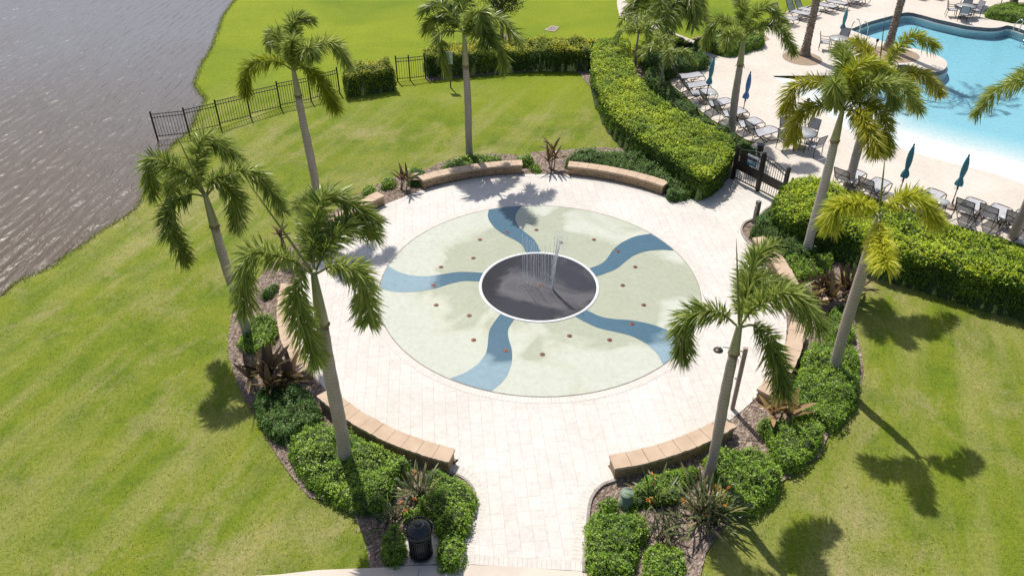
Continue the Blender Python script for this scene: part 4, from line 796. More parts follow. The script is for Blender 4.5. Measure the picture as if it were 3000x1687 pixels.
# ------------------------------------------------------------------ palms
def curve_pts(ctrl, n=26):
    P = np.array(ctrl, float); a = np.concatenate([[2 * P[0] - P[1]], P, [2 * P[-1] - P[-2]]]); out = []
    T = np.linspace(0, len(P) - 1 - 1e-6, n)
    for t in T:
        i = int(t); f = t - i; p0, p1, p2, p3 = a[i], a[i + 1], a[i + 2], a[i + 3]
        out.append(.5 * ((2 * p1) + (-p0 + p2) * f + (2 * p0 - 5 * p1 + 4 * p2 - p3) * f * f + (-p0 + 3 * p1 - 3 * p2 + p3) * f ** 3))
    return np.array(out)
def frond_mesh(name, ctrl, mat, parent, r_, nleaf=720, Lmax=.50, plumose=True, width=.034, tone0=.5, start=.13, arch=True):
    C_ = curve_pts(ctrl, 26); seg = np.linalg.norm(np.diff(C_, axis=0), axis=1); s = np.concatenate([[0], np.cumsum(seg)]); tot = s[-1]; s /= tot
    t = start + (1 - start) * (np.arange(nleaf) + r_.random(nleaf)) / nleaf
    P = np.stack([np.interp(t, s, C_[:, k]) for k in range(3)], -1)
    P2 = np.stack([np.interp(np.minimum(t + .03, 1.0), s, C_[:, k]) for k in range(3)], -1); P1 = np.stack([np.interp(np.maximum(t - .03, 0), s, C_[:, k]) for k in range(3)], -1)
    T = P2 - P1; T /= np.linalg.norm(T, axis=1)[:, None] + 1e-9
    Sd = np.cross(T, [0, 0, 1.0]); ln = np.linalg.norm(Sd, axis=1)[:, None]; Sd = np.where(ln > .05, Sd / (ln + 1e-9), [1.0, 0, 0]); U = np.cross(Sd, T)
    sg = np.where(r_.random(nleaf) < .5, -1.0, 1.0)
    th = r_.uniform(R(-60), R(85), nleaf) if plumose else r_.normal(R(10), R(24), nleaf)
    al = R(72) - R(30) * t + r_.normal(0, R(8), nleaf)
    d = T * np.cos(al)[:, None] + (Sd * (sg * np.cos(th))[:, None] + U * np.sin(th)[:, None]) * np.sin(al)[:, None]
    prof = np.clip(.50 + 2.2 * (t - start), 0, 1) * np.clip(.60 + (1 - t) * 2.6, 0, 1)
    L = Lmax * prof * r_.uniform(.8, 1.12, nleaf)
    w = width * (.55 + .45 * prof)
    wd = np.cross(d, r_.normal(0, 1, (nleaf, 3)) * .6 + U); wd /= np.linalg.norm(wd, axis=1)[:, None] + 1e-9
    g_ = np.array([0, 0, -1.0]); dr = r_.uniform(.10, .34, nleaf)
    mid = P + d * (L * .5)[:, None] + g_ * (L * dr * .22)[:, None]; tip = P + d * (L * .97)[:, None] + g_ * (L * dr)[:, None]
    V = np.stack([P - wd * (w * .25)[:, None], P + wd * (w * .25)[:, None], mid + wd * (w * .5)[:, None], mid - wd * (w * .5)[:, None], tip + wd * (w * .06)[:, None], tip - wd * (w * .06)[:, None]], 1).reshape(-1, 3)
    i6 = np.arange(nleaf)[:, None] * 6
    F = np.concatenate([i6 + np.array([[0, 1, 2, 3]]), i6 + np.array([[3, 2, 4, 5]])])
    tl = np.clip(tone0 + r_.normal(0, .22, nleaf), 0, 1); tones = np.concatenate([tl, tl]); mi = np.zeros(len(F), int)
    # rachis
    m = 5; RV = []; 
    side0 = np.array([1.0, 0, 0])
    for k in range(len(C_)):
        a = C_[max(k - 1, 0)]; c = C_[min(k + 1, len(C_) - 1)]; tt = (c - a) / (np.linalg.norm(c - a) + 1e-9)
        sd = np.cross(tt, [0.12, .07, 1.0]); sd /= np.linalg.norm(sd) + 1e-9; up = np.cross(tt, sd); rad = .030 * (1 - .86 * s[k])
        for q in range(m): RV.append(C_[k] + (sd * math.cos(2 * math.pi * q / m) + up * math.sin(2 * math.pi * q / m)) * rad)
    base = len(V); RF = [(base + k * m + q, base + k * m + (q + 1) % m, base + (k + 1) * m + (q + 1) % m, base + (k + 1) * m + q) for k in range(len(C_) - 1) for q in range(m)]
    V = np.concatenate([V, np.array(RV)]); F = np.concatenate([F, np.array(RF)]); tones = np.concatenate([tones, np.full(len(RF), .5)]); mi = np.concatenate([mi, np.ones(len(RF), int)])
    return mesh_np(name, V, F, [mat, M['rachis']], parent, tone=tones, mi=mi)
def palm(key, label, mats, tones, rb=.125, rt=.10, plum=True, trunkmat='trunk', Lmax=.50, wid=.034, nleaf=720, bulge=.014):
    d = PALMS[key]; bx, by = d['base']; z0 = gz(bx, by) - .08; c = Vector(d['crown']); sc = d['scar']
    r_ = np.random.default_rng(sum(ord(q) for q in key) * 7)
    root = empty('foxtail_palm', (bx, by, 0)); tag(root, label, 'palm tree', 'foxtail palms')
    loc = lambda x, y, z: (x - bx, y - by, z)
    ax = lambda z: Vector((bx + (c.x - bx) * (z - z0) / (c.z - z0), by + (c.y - by) * (z - z0) / (c.z - z0), z))
    b = MB(); N = 22; pts = []; rad = []
    ph = r_.uniform(0, 6)
    for i in range(N + 1):
        t = i / N; z = z0 + (sc - z0) * t; p = ax(z); wob = .035 * math.sin(3.1 * t + ph) * math.sin(math.pi * t)
        pts.append(loc(p.x + wob, p.y + wob * .4, z)); rr_ = rb * (1.25 - .25 * min(1, t * 6)) + (rt - rb) * t + bulge * math.exp(-((t - .6) / .28) ** 2) + .004 * math.sin(i * 2.3)
        rad.append(rr_)
    b.tube(pts, rad, 14); b.build('trunk', M[trunkmat], root)
    # crownshaft
    b = MB(); pts = []; rad = []; zt = c.z - .02
    for i in range(9):
        t = i / 8; z = sc + (zt - sc) * t; p = ax(z); pts.append(loc(p.x, p.y, z)); rad.append(rt * 1.13 + (.058 - rt * 1.13) * t ** 1.15)
    rad = [min(x, rt * 1.16) for x in rad]
    b.tube(pts, rad, 14); b.build('crownshaft', M['crownshaft'], root)
    b = MB(); p = ax(sc); b.lathe([(rt * 1.0, -.05), (rt * 1.22, -.02), (rt * 1.25, .015), (rt * 1.05, .04)], loc(p.x, p.y, sc), 16, ripple=lambda a, j: .06 * math.sin(3 * a + j))
    for k in range(7):
        a = r_.uniform(0, 6.28); q = Vector(loc(p.x, p.y, sc - r_.uniform(.0, .08))); dv = Vector((math.cos(a), math.sin(a), 0))
        b.tube([q + dv * rt, q + dv * (rt + .05) + Vector((0, 0, -.02)), q + dv * (rt + .07) + Vector((0, 0, -.10 * r_.random() - .03))], [.012, .01, .004], 4)
    b.build('dry_husk', M['husk'], root)
    for i, F in enumerate(d['fronds']):
        st = ax(c.z - .12); ctrl = [loc(st.x, st.y, st.z)] + [loc(*q) for q in F]
        m_ = mats[i % len(mats)]; tn = tones[i % len(tones)]
        frond_mesh('frond', ctrl, M[m_], root, r_, nleaf, Lmax, plum, wid, tn)
    if d['spear']:
        b = MB(); q = Vector(loc(*d['spear'])); st = Vector(loc(*ax(c.z - .1))); b.tube([st + (q - st) * t for t in np.linspace(0, 1, 7)], [.030, .028, .026, .023, .018, .012, .003], 6); b.build('spear_leaf', M['rachis'], root)
    return root
G_ = ['frond']
palm('P1', 'slender palm on the left lawn edge in front of the lake fence', ['frond_lime', 'frond', 'frond_lime', 'frond', 'frond', 'frond', 'frond'], [.02, .7, .08, .6, .5, .5, .5], 0.15, 0.115)
palm('P2', 'dark green palm standing nearest the lake at the left bed', G_, [.5, .6, .55, .45, .3, .4], 0.135, 0.115)
palm('P3', 'tall front left palm with a pale green crownshaft over the stone bench', G_, [.45, .5, .5, .55, .6, .65], 0.16, 0.13)
palm('P4', 'centre palm behind the far bench, broad feathery fronds before the hedge', G_, [.35, .4, .45, .35, .55, .6, .45, .2], 0.145, 0.12, False, Lmax=.64, wid=.046, nleaf=440)
palm('P5', 'palm beside the curved hedge at the left lounger row', G_, [.5, .5, .55, .55, .6], 0.17, 0.13)
palm('P6', 'palm with yellowing fronds rising behind the gate hedge, nearest the round table', ['frond_gold', 'frond_gold', 'frond', 'frond_lime', 'frond', 'frond_gold', 'frond_gold', 'frond', 'frond'], [.55, .55, .5, .4, .7, .45, .55, .6, .7], 0.155, 0.125, trunkmat='trunk_pale')
palm('P7', 'golden palm on the pool deck behind the right hedge, with a long spear leaf', ['frond_lime', 'frond_gold', 'frond_gold', 'frond_gold', 'frond'], [.15, .75, .6, .5, .6], 0.17, 0.14)
palm('P8', 'front right palm in front of the shower post', G_, [.45, .3, .6, .5, .6], 0.118, 0.105)
palm('P9', 'lime yellow palm with only three fronds on the right lawn edge', ['frond_lime'], [.55, .6, .7], 0.145, 0.13, trunkmat='trunk')
palm('P10', 'palm at the right picture edge with fronds reaching over the pool', G_, [.65, .6], 0.15, 0.125)
def young_palm(x, y, h, label, n, L, flat=True, seed=1, thick=.055, name='young_palm', grp=None, up=1.0, lm=.42, nl=130):
    r_ = np.random.default_rng(seed); root = empty(name, (x, y, 0)); tag(root, label, 'palm tree', grp)
    b = MB(); b.tube([(0, 0, -.1), (.02, 0, .25), (.0, .02, h * .6), (.03, 0, h)], [thick * 1.7, thick * 1.3, thick, thick * .9], 10); b.build('trunk', M['trunk'], root)
    for i in range(n):
        a = i * 2.4 + r_.normal(0, .2); e = r_.uniform(.25, 1.15) * up; Lh = L * r_.uniform(.85, 1.1); u = np.array([math.cos(a), math.sin(a), 0]); zv = np.array([0, 0, 1.0]); o = np.array([.02, 0, h - .05])
        p1 = o + u * Lh * .33 * math.cos(e) + zv * Lh * .36 * math.sin(e); p2 = o + u * Lh * (.40 + .28 * math.cos(e)) + zv * Lh * (.55 * math.sin(e) - .02); p3 = o + u * Lh * (.62 + .34 * math.cos(e)) + zv * Lh * (.42 * math.sin(e) - .28)
        frond_mesh('frond', [o, p1, p2, p3], M['frond'], root, r_, nl, lm, False, .05, .5)
    return root
young_palm(*YP[0], 2.0, 'slim young palm at the far end of the curved hedge', 7, 1.5, seed=21)
young_palm(*YP[1], 2.0, 'slim young palm beside the curved hedge, close to the first lounger', 7, 1.5, seed=22)
young_palm(YP[2][0], YP[2][1] + .6, 1.9, 'large dense bushy palm at the top between path and curved hedge', 40, 2.7, seed=23, thick=.13, name='bushy_palm', up=1.2, lm=.75, nl=190)
def date_palm(x, y, h, label, seed, lean=(0, 0), shade=True, nf=22):
    r_ = np.random.default_rng(seed); root = empty('date_palm', (x, y, .05)); tag(root, label, 'palm tree', 'date palms on the pool deck')
    b = MB(); N = 60
    pr = []
    for i in range(N + 1):
        t = i / N; z = h * t; rr_ = .18 + .16 * math.exp(-z / .35) + .012 * math.sin(i * 1.7)
        pr.append((rr_, z))
    b.lathe(pr, n=22, ripple=lambda a, j: .09 * math.sin(7 * a + j * 1.9) * (1 if j % 2 else .5))
    b.build('trunk', M['date_trunk'], root)
    b = MB(); k = 0; z = .25
    while z < h - .1:
        a = k * 2.39996; rr_ = .18 + .16 * math.exp(-z / .35); dv = Vector((math.cos(a), math.sin(a), 0)); tv = Vector((-dv.y, dv.x, 0))
        w = r_.uniform(.055, .085); p = Vector((0, 0, z)) + dv * (rr_ - .02)
        v = [b.bm.verts.new(q) for q in (p - tv * w, p + tv * w, p + dv * .055 + tv * w * .7 + Vector((0, 0, .05)), p + dv * .055 - tv * w * .7 + Vector((0, 0, .05)), p + Vector((0, 0, .09)) + tv * w * .5 , p + Vector((0, 0, .09)) - tv * w * .5)]
        b.face([v[0], v[1], v[2], v[3]]); b.face([v[3], v[2], v[4], v[5]])
        k += 1; z += .021 if z > .3 else .03
    b.build('leaf_boots', M['boot'], root)
    for i in range(nf):
        a = i * 2.4; e = .15 + 1.2 * ((i * .618) % 1); L = 3.0; u = np.array([math.cos(a), math.sin(a), 0]); zv = np.array([0, 0, 1.0]); o = np.array([0, 0, h - .1])
        frond_mesh('frond', [o, o + u * L * .34 * math.cos(e) + zv * L * .36 * math.sin(e), o + u * L * (.42 + .25 * math.cos(e)) + zv * L * .5 * math.sin(e), o + u * L * (.62 + .33 * math.cos(e)) + zv * L * (.45 * math.sin(e) - .3)], M['frond'], root, r_, 100, .42, False, .03, .5)
    return root
date_palm(*DATE_A, 7.6, 'date palm with a rough brown trunk in a round mulch ring', 31)
date_palm(*DATE_B, 8.2, 'date palm with a rough brown trunk on the rounded deck by the ladder', 32, nf=15)
date_palm(*DATE_C, 7.0, 'date palm trunk in the green bed at the top right corner', 33)
# broadleaf tree behind the centre palm
def leafy_tree(x, y, label, seed):
    r_ = np.random.default_rng(seed); root = empty('leafy_tree', (x, y, 0)); tag(root, label, 'tree')
    b = MB(); b.tube([(0, 0, -.1), (.02, 0, .5), (-.03, .03, 1.2), (0, 0, 2.0)], [.13, .10, .09, .07], 9)
    for k in range(7):
        a = k * 2.4; u = Vector((math.cos(a), math.sin(a), 0)); b.tube([(0, 0, 1.3 + .1 * k), u * .5 + Vector((0, 0, 1.8 + .12 * k)), u * 1.05 + Vector((0, 0, 2.4 + .15 * k))], [.05, .035, .012], 6)
    b.build('trunk', M['stem'], root)
    P = []
    for _ in range(130):
        v = r_.normal(0, 1, 3); v /= np.linalg.norm(v); c = v * np.array([1.25, 1.2, 1.15]) * r_.random() ** .4 * 1.15 + np.array([0, 0, 2.45]); P.append(c + r_.normal(0, .16, (55, 3)))
    P = np.concatenate(P); N = P - np.array([0, 0, 2.5]); N /= np.linalg.norm(N, axis=1)[:, None]
    V, F = leaf_cloud(P, N, .085, r_, .8); mesh_np('crown', V, F, M['tree_leaf'], root, tone=np.clip(r_.normal(.45, .2, len(P)), 0, 1)); return root
leafy_tree(*TREE, 'dark broadleaf tree behind the centre palm on the far lawn', 41)

# ------------------------------------------------------------------ bronze and strap leaved plants
def strap_leaf_mesh(name, specs, mat, parent, r_, tones):
    """specs: (origin, azimuth, elevation, length, width, droop)"""
    V = []; F = []; T = []
    for (o, a, e, L, w, dr), tn in zip(specs, tones):
        u = np.array([math.cos(a), math.sin(a), 0]); sd = np.array([-u[1], u[0], 0]); k0 = len(V); n = 7; p = np.array(o, float); el = e
        tw = r_.normal(0, .35)
        for i in range(n):
            t = i / (n - 1); ww = w * max(.04, math.sin(math.pi * min(1, .16 + .80 * t)) ** .8) * .5
            s2 = sd * math.cos(tw) + np.array([0, 0, 1.0]) * math.sin(tw)
            V += [p + s2 * ww, p - np.array([0, 0, 1.0]) * ww * .25, p - s2 * ww]
            el -= dr / (n - 1); p = p + (u * math.cos(el) + np.array([0, 0, 1.0]) * math.sin(el)) * L / (n - 1)
        for i in range(n - 1):
            for q in (0, 1):
                F.append((k0 + i * 3 + q, k0 + i * 3 + q + 1, k0 + i * 3 + q + 4, k0 + i * 3 + q + 3)); T.append(tn)
    return mesh_np(name, np.array(V), np.array(F), mat, parent, tone=np.array(T), smooth=True)
def ti_plant(x, y, label, nst, hs, nleaf, L, seed, tone=.5, spread=.25, wid=.13):
    r_ = np.random.default_rng(seed); root = empty('bronze_plant', (x, y, .03)); tag(root, label, 'plant', 'bronze leaved plants')
    specs = []; tones = []
    for k in range(nst):
        a0 = r_.uniform(0, 6.28); ox, oy = r_.normal(0, spread, 2) * .6; h = hs * r_.uniform(.6, 1.1); tx, ty = ox + math.cos(a0) * h * .25, oy + math.sin(a0) * h * .25
        b = MB(); b.tube([(ox, oy, -.05), ((ox + tx) / 2 + .02, (oy + ty) / 2, h * .5), (tx, ty, h)], [.03, .025, .02], 6); b.build('stem', M['stem'], root)
        for i in range(nleaf):
            a = i * 2.4 + r_.normal(0, .3); t = i / nleaf
            specs.append(((tx, ty, h * (.72 + .28 * t)), a, .55 + .85 * t + r_.normal(0, .12), L * r_.uniform(.75, 1.15), wid * r_.uniform(.8, 1.15), r_.uniform(.2, .9))); tones.append(float(np.clip(tone + r_.normal(0, .24), 0, 1)))
    strap_leaf_mesh('leaves', specs, M['ti_leaf'], root, r_, tones); return root
ti_plant(*TI[0], 'upright bronze plant with narrow leaves at the far left of the plaza', 3, .75, 7, .62, 51, .5, .14, .10)
ti_plant(*TI[1], 'upright bronze plant in the gap between the two far benches', 3, .85, 8, .72, 52, .45, .14, .11)
ti_plant(*TI[2], 'large dark bronze plant with pointed leaves beside the left bench', 7, .55, 8, .80, 53, .42, .40, .15)
ti_plant(*TI[3], 'olive and copper broad leaved plant by the front right bench', 3, .65, 8, .74, 54, .74, .16, .15)
ti_plant(*TI[4], 'large brown plant with curling leaves behind the right bench', 6, .55, 8, .70, 55, .45, .36, .14)
ti_plant(*TI[5], 'spreading brown plant between the right bench and the golden palm trunk', 5, .45, 7, .74, 56, .35, .30, .13)
ti_plant(*TI[6], 'withered dark brown plant behind the front left palm crown', 3, .8, 5, .5, 57, .15, .15, .10)
ti_plant(6.83, 41.37, 'reddish bronze plant under the young palms behind the curved hedge', 3, .6, 9, .6, 58, .22, .2, .12)
def bird_plant(x, y, label, n, L, seed, nfl, spread=.12, tone=.5):
    r_ = np.random.default_rng(seed); root = empty('bird_of_paradise', (x, y, .03)); tag(root, label, 'plant', 'bird of paradise plants')
    specs = []; tones = []; b = MB()
    for i in range(n):
        a = i * 2.4 + r_.normal(0, .25); e = r_.uniform(.35, 1.35); ox, oy = r_.normal(0, spread, 2); st = L * r_.uniform(.35, .6); u = Vector((math.cos(a) * math.cos(e + .12), math.sin(a) * math.cos(e + .12), math.sin(e + .12)))
        p = Vector((ox, oy, 0)) + u * st; b.tube([(ox, oy, -.03), tuple(Vector((ox, oy, 0)) + u * st * .5), tuple(p)], [.010, .009, .007], 4)
        specs.append((tuple(p), a, e, L * r_.uniform(.4, .62), L * .052, r_.uniform(.1, .7))); tones.append(float(np.clip(tone + r_.normal(0, .22), 0, 1)))
    b.build('stem', M['bird_leaf'], root); strap_leaf_mesh('leaves', specs, M['bird_leaf'], root, r_, tones)
    for k in range(nfl):
        a = r_.uniform(0, 6.28); rr_ = r_.uniform(.25, .6) * L; h = L * r_.uniform(.55, .85); b = MB(); p = Vector((math.cos(a) * rr_, math.sin(a) * rr_, h))
        for q in range(4):
            d_ = Vector((math.cos(a + r_.normal(0, .5)), math.sin(a + r_.normal(0, .5)), r_.uniform(.2, 1.2))).normalized()
            b.tube([p, p + d_ * .06, p + d_ * .14], [.008, .016, .002], 4)
        b.tube([(0, 0, 0), p * .6 + Vector((0, 0, .05)), p], [.007, .006, .006], 4); b.build('flower', M['orange'], root)
    return root
bird_plant(*BIRD[0], 'spiky strap leaved plant in the front left shrub, with an orange flower', 70, .85, 61, 2, .12, .66)
bird_plant(*BIRD[1], 'small strap leaved plant with two orange flowers, nearer the trash can', 40, .72, 62, 2, .15)
bird_plant(*BIRD[2], 'largest bird of paradise clump at the foot of the front right palm', 130, .98, 63, 6, .18, .62)
bird_plant(*BIRD[3], 'thin upright bird of paradise beside the green utility cylinder', 24, .95, 64, 3, .08)
bird_plant(*BIRD[4], 'small strap leaved plant without flowers in front of the large clump', 44, .7, 65, 0, .12)

# ------------------------------------------------------------------ fences and the gate
def fence(name, pts, label, h=1.18):
    o = empty(name, (pts[0][0], pts[0][1], 0)); tag(o, label, 'fence'); ox, oy = pts[0]
    for (x0, y0), (x1, y1) in zip(pts, pts[1:]):
        L = math.hypot(x1 - x0, y1 - y0); a = math.atan2(y1 - y0, x1 - x0); z0, z1 = max(gz(x0, y0), -.33), max(gz(x1, y1), -.33); zb = (z0 + z1) / 2 + .06
        b = MB(); mx, my = (x0 + x1) / 2 - ox, (y0 + y1) / 2 - oy
        for z in (zb + .08, zb + h - .22, zb + h - .06): b.box((mx, my, z), (L - .06, .028, .032), a)
        n = int(L / .115)
        for i in range(1, n):
            t = i / n; b.box((x0 + (x1 - x0) * t - ox, y0 + (y1 - y0) * t - oy, zb + h / 2 - .03), (.018, .018, h - .06), a)
        b.build('picket_panel', M['fence_black'], o)
    for x, y in pts:
        z = max(gz(x, y), -.33); b = MB(); b.box((x - ox, y - oy, z + h / 2 - .35), (.06, .06, h + .9)); b.box((x - ox, y - oy, z + h + .125), (.075, .075, .05), taper=.3); b.build('post', M['fence_black'], o)
    return o
fence('picket_fence', FENCE, 'long black picket fence running down into the lake')
fence('picket_fence', FENCE2, 'short black picket fence between the hedge block and the long hedge')
(gx0, gy0), (gx1, gy1), (gx2, gy2) = GATE
gt = empty('double_gate', (gx1, gy1, .05)); tag(gt, 'arched dark double gate between the plaza and the pool deck', 'gate')
for (x, y), nm in ((GATE[0], 0), (GATE[1], 1), (GATE[2], 2)):
    b = MB(); hh = (1.46, 1.62, 1.50)[nm]; w = (.11, .10, .11)[nm]; b.box((x - gx1, y - gy1, hh / 2), (w, w, hh), math.atan2(gy2 - gy0, gx2 - gx0)); b.box((x - gx1, y - gy1, hh + .02), (w + .03, w + .03, .05), math.atan2(gy2 - gy0, gx2 - gx0), taper=.5); b.build('post', M['gate_brown'], gt)
for (x0, y0), (x1, y1), rev in ((GATE[0], GATE[1], False), (GATE[1], GATE[2], True)):
    b = MB(); a = math.atan2(y1 - y0, x1 - x0); ux, uy = math.cos(a), math.sin(a); L = math.hypot(x1 - x0, y1 - y0); ox, oy = x0 - gx1, y0 - gy1
    ht = lambda t: 1.30 + .28 * math.sin(math.pi / 2 * (1 - t if rev else t))
    at = lambda t, z: (ox + ux * L * t, oy + uy * L * t, z)
    for dz in (0, -.16): b.tube([at(t, ht(t) + dz - .02) for t in np.linspace(.06, .94, 10)], .02, 6)
    for z in (.10, .50, .82): b.box(at(.5, z), (L - .16, .035, .045), a)
    for t in (.07, .93): b.box(at(t, (ht(t) + .05) / 2), (.05, .045, ht(t) - .05), a)
    n = int(L / .10)
    for i in range(2, n - 1):
        t = i / n; z1 = ht(t) - .03; b.box(at(t, (.82 + z1) / 2), (.016, .016, z1 - .82), a); b.box(at(t, .30), (.016, .016, .40), a)
    b.build('gate_leaf', M['gate_brown'], gt)
    b = MB(); b.box(at(.5, .66), (L - .20, .02, .30), a); b.build('kick_panel', M['gate_brown'], gt)
    if not rev:
        b = MB(); b.box(at(.34, 1.03), (L * .40, .015, .40), a); b.build('mesh_panel', M['gate_brown'], gt)
b = MB(); L01 = math.hypot(gx1 - gx0, gy1 - gy0); a = math.atan2(gy1 - gy0, gx1 - gx0); nx_, ny_ = math.sin(a), -math.cos(a)
sx, sy = gx0 + (gx1 - gx0) * .62 + nx_ * .04, gy0 + (gy1 - gy0) * .62 + ny_ * .04
sg = empty('gate_sign', (sx, sy, 1.18), a); tag(sg, 'teal and white sign reading NO, fixed on the left gate leaf', 'sign')
b = MB(); b.box((0, 0, 0), (.46, .012, .44)); b.build('sign_board', M['sign_teal'], sg)
b = MB(); b.box((0, -.009, .175), (.46, .006, .09)); b.build('white_band', M['sign_white'], sg)
b = MB(); b.box((0, -.009, .075), (.46, .006, .09)); b.build('picture_band', M['sign_navy'], sg)
b = MB(); zc = -.055; y_ = -.010
for x in (-.165, -.095): b.box((x, y_, zc), (.022, .006, .12))
b.box((-.130, y_ - .001, zc), (.022, .006, .125), ry=R(32))
ring = [(math.cos(t) * .045 - .015, y_, math.sin(t) * .055 + zc) for t in np.linspace(0, 2 * math.pi, 21)[:-1]]
b.tube(ring, .012, 5, closed=True); b.build('lettering', M['sign_white'], sg)
b = MB()
for i, w in enumerate((.13, .12, .13, .10, .12, .08)): b.box((.140 + (w - .13) / 2, y_, -.012 - i * .026), (w * .8, .005, .006))
b.build('small_print', M['white_trim'], sg)
fx = [(gx2 + .12, gy2 - .12), (gx2 + .62, gy2 - .62)]
fence('picket_fence', [(gx2 + .15, gy2 - .2), (gx2 + .62, gy2 - .85)], 'short dark picket panel at the right end of the gate', 1.12)
# sign on a pole in the lawn
sp = empty('lawn_sign', (SIGN[0], SIGN[1], 0)); tag(sp, 'white notice sign on a black pole in the far lawn', 'sign')
b = MB(); b.box((0, 0, .85), (.055, .055, 1.9)); b.build('pole', M['fence_black'], sp)
b = MB(); b.box((-.06, -.04, 1.55), (.44, .02, .62)); b.build('sign_board', M['sign_white'], sp)
b = MB()
for k in range(5):
    a0 = R(90 + 72 * k); a1 = R(90 + 72 * k + 144); b.tube([(-.06 + .05 * math.cos(a0), -.055, 1.60 + .05 * math.sin(a0)), (-.06 + .05 * math.cos(a1), -.055, 1.60 + .05 * math.sin(a1))], .007, 4)
b.box((-.06, -.053, 1.80), (.10, .006, .025)); b.box((-.06, -.053, 1.73), (.36, .006, .012))
for i in range(6): b.box((-.06, -.053, 1.49 - i * .034), (.30 - .03 * (i % 3), .006, .010))
b.build('print', M['sign_grey'], sp)

# ------------------------------------------------------------------ pool furniture
def lounger_proto():
    root = empty('sun_lounger')
    b = MB()
    for s in (-1, 1):
        y = s * .32
        b.tube([(-.06, y, .36), (.5, y, .37), (.95, y, .41), (1.12, y, .405), (1.22, y, .34), (1.235, y, .24), (1.17, y, .10), (1.02, y, .02), (.72, y, .02)], .019, 7)
        b.tube([(.28, y, .36), (-.05, y * 1.0, .24), (-.55, y, .06), (-.66, y * .8, .03), (-.68, y * .4, .02)], .018, 7)
        b.tube([(.70, y, .38), (.62, y, .2), (.52, y, .02)], .017, 6)
        b.tube([(.05, y, .35), (.18, y, .2), (.35, y, .02), (.52, y, .02)], .017, 6)
    b.tube([(1.12, -.32, .405), (1.19, -.2, .40), (1.20, 0, .40), (1.19, .2, .40), (1.12, .32, .405)], .017, 6)
    b.tube([(-.68, -.13, .02), (-.68, .13, .02)], .018, 6); b.tube([(.52, -.32, .02), (.52, .32, .02)], .016, 6); b.tube([(.72, -.32, .02), (.72, .32, .02)], .016, 6)
    b.build('frame', M['bronze'], root)
    b = MB(); xs_ = [-.04, .2, .5, .8, 1.0, 1.15]; zs_ = [.372, .366, .372, .398, .42, .412]; prev = None
    for x, z in zip(xs_, zs_):
        cur = [b.bm.verts.new((x, y, z - .018 * (1 - (y / .3) ** 2))) for y in (-.305, -.15, 0, .15, .305)]
        if prev:
            for i in range(4): b.face([prev[i], cur[i], cur[i + 1], prev[i + 1]], None, True)
        prev = cur
    b.build('seat', M['sling'], root)
    bk = empty('backrest'); 
    b = MB(); c, s_ = math.cos(R(58)), math.sin(R(58)); prev = None
    for t in np.linspace(0, .74, 5):
        cur = [b.bm.verts.new((-.06 - c * t - .03 * math.sin(t / .74 * 3.14), y, .37 + s_ * t)) for y in (-.30, -.15, 0, .15, .30)]
        if prev:
            for i in range(4): b.face([prev[i], cur[i], cur[i + 1], prev[i + 1]], None, True)
        prev = cur
    bs = b.build('backrest', M['sling'], root); bpy.data.objects.remove(bk)
    b = MB()
    for sd in (-1, 1):
        b.tube([(-.05, sd * .315, .36), (-.06 - c * .37 - .03, sd * .315, .37 + s_ * .37), (-.06 - c * .74, sd * .315, .37 + s_ * .74)], .018, 6)
    b.tube([(-.06 - c * .74, -.315, .37 + s_ * .74), (-.06 - c * .74, .315, .37 + s_ * .74)], .018, 6)
    b.tube([(-.06 - c * .45 - .03, -.315, .37 + s_ * .45), (-.06 - c * .40 - .03, 0, .37 + s_ * .40 - .02), (-.06 - c * .45 - .03, .315, .37 + s_ * .45)], .014, 6)
    for sd in (-1, 1): b.tube([(-.06 - c * .42 - .03, sd * .28, .37 + s_ * .42), (-.34, sd * .28, .14)], .012, 5)
    b.build('back_frame', M['bronze'], bs)
    return root
lp = lounger_proto(); used = [False]
def lounger(fx, fy, ang, label, group, z=.055):
    o = copy_tree(lp) if used[0] else lp; used[0] = True
    a = R(ang); o.location = (fx - 1.18 * math.cos(a), fy - 1.18 * math.sin(a), z); o.rotation_euler = (0, 0, a); tag(o, label, 'sun lounger', group); return o
LL = ['grey sling lounger farthest from the gate, under the young palms', 'grey lounger second from the far end of the left row', 'grey lounger with the teal umbrella standing behind its seat', 'grey lounger just nearer than the small round side table on the left',
      'grey lounger between the side table and the blue umbrella', 'grey lounger with its back behind the palm trunk, second from the gate', 'grey lounger nearest the gate in the left row, foot end clear']
for (x, y), a, lab in zip(L_LEFT, (10, 11, 12, 18, 20, 23, 25), LL): lounger(x, y, a, lab, 'sun loungers in the row left of the pool')
LR = ['grey lounger half hidden by the palm trunk behind the right hedge', 'grey lounger seen past the thin spear leaf behind the right hedge', 'grey lounger partly covered by the lime yellow frond', 'grey lounger just right of the nearest teal umbrella base', 'grey lounger between the umbrella lounger and the right edge side table', 'grey lounger cut off at the right picture edge']
for (x, y), a, lab in zip(L_RIGHT, (42, 40, 40, 44, 40, 42), LR): lounger(x, y, a, lab, 'sun loungers in the row behind the right hedge')
LU = ['grey lounger behind the palm fronds at the lower left of the top row', 'grey lounger left of the date palm in the top row, backrest raised', 'second grey lounger left of the date palm trunk in the top row', 'grey lounger just right of the date palm trunk in the top row', 'second grey lounger right of the date palm in the top row', 'grey lounger cut by the top picture edge in the top row', 'last grey lounger of the top row, mostly above the picture']
for (x, y), a, lab in zip(L_UP, (-48, -50, -45, -50, -47, -48, -48), LU): lounger(x, y, a, lab, 'sun loungers in the top row beyond the date palm')
lounger(27.07, 53.01, -48, 'grey lounger cut by the top picture edge, left of the far corner table', 'sun loungers in the top row beyond the date palm')
lounger(28.19, 53.01, -48, 'grey lounger at the top picture edge, nearer to the far corner table', 'sun loungers in the top row beyond the date palm')
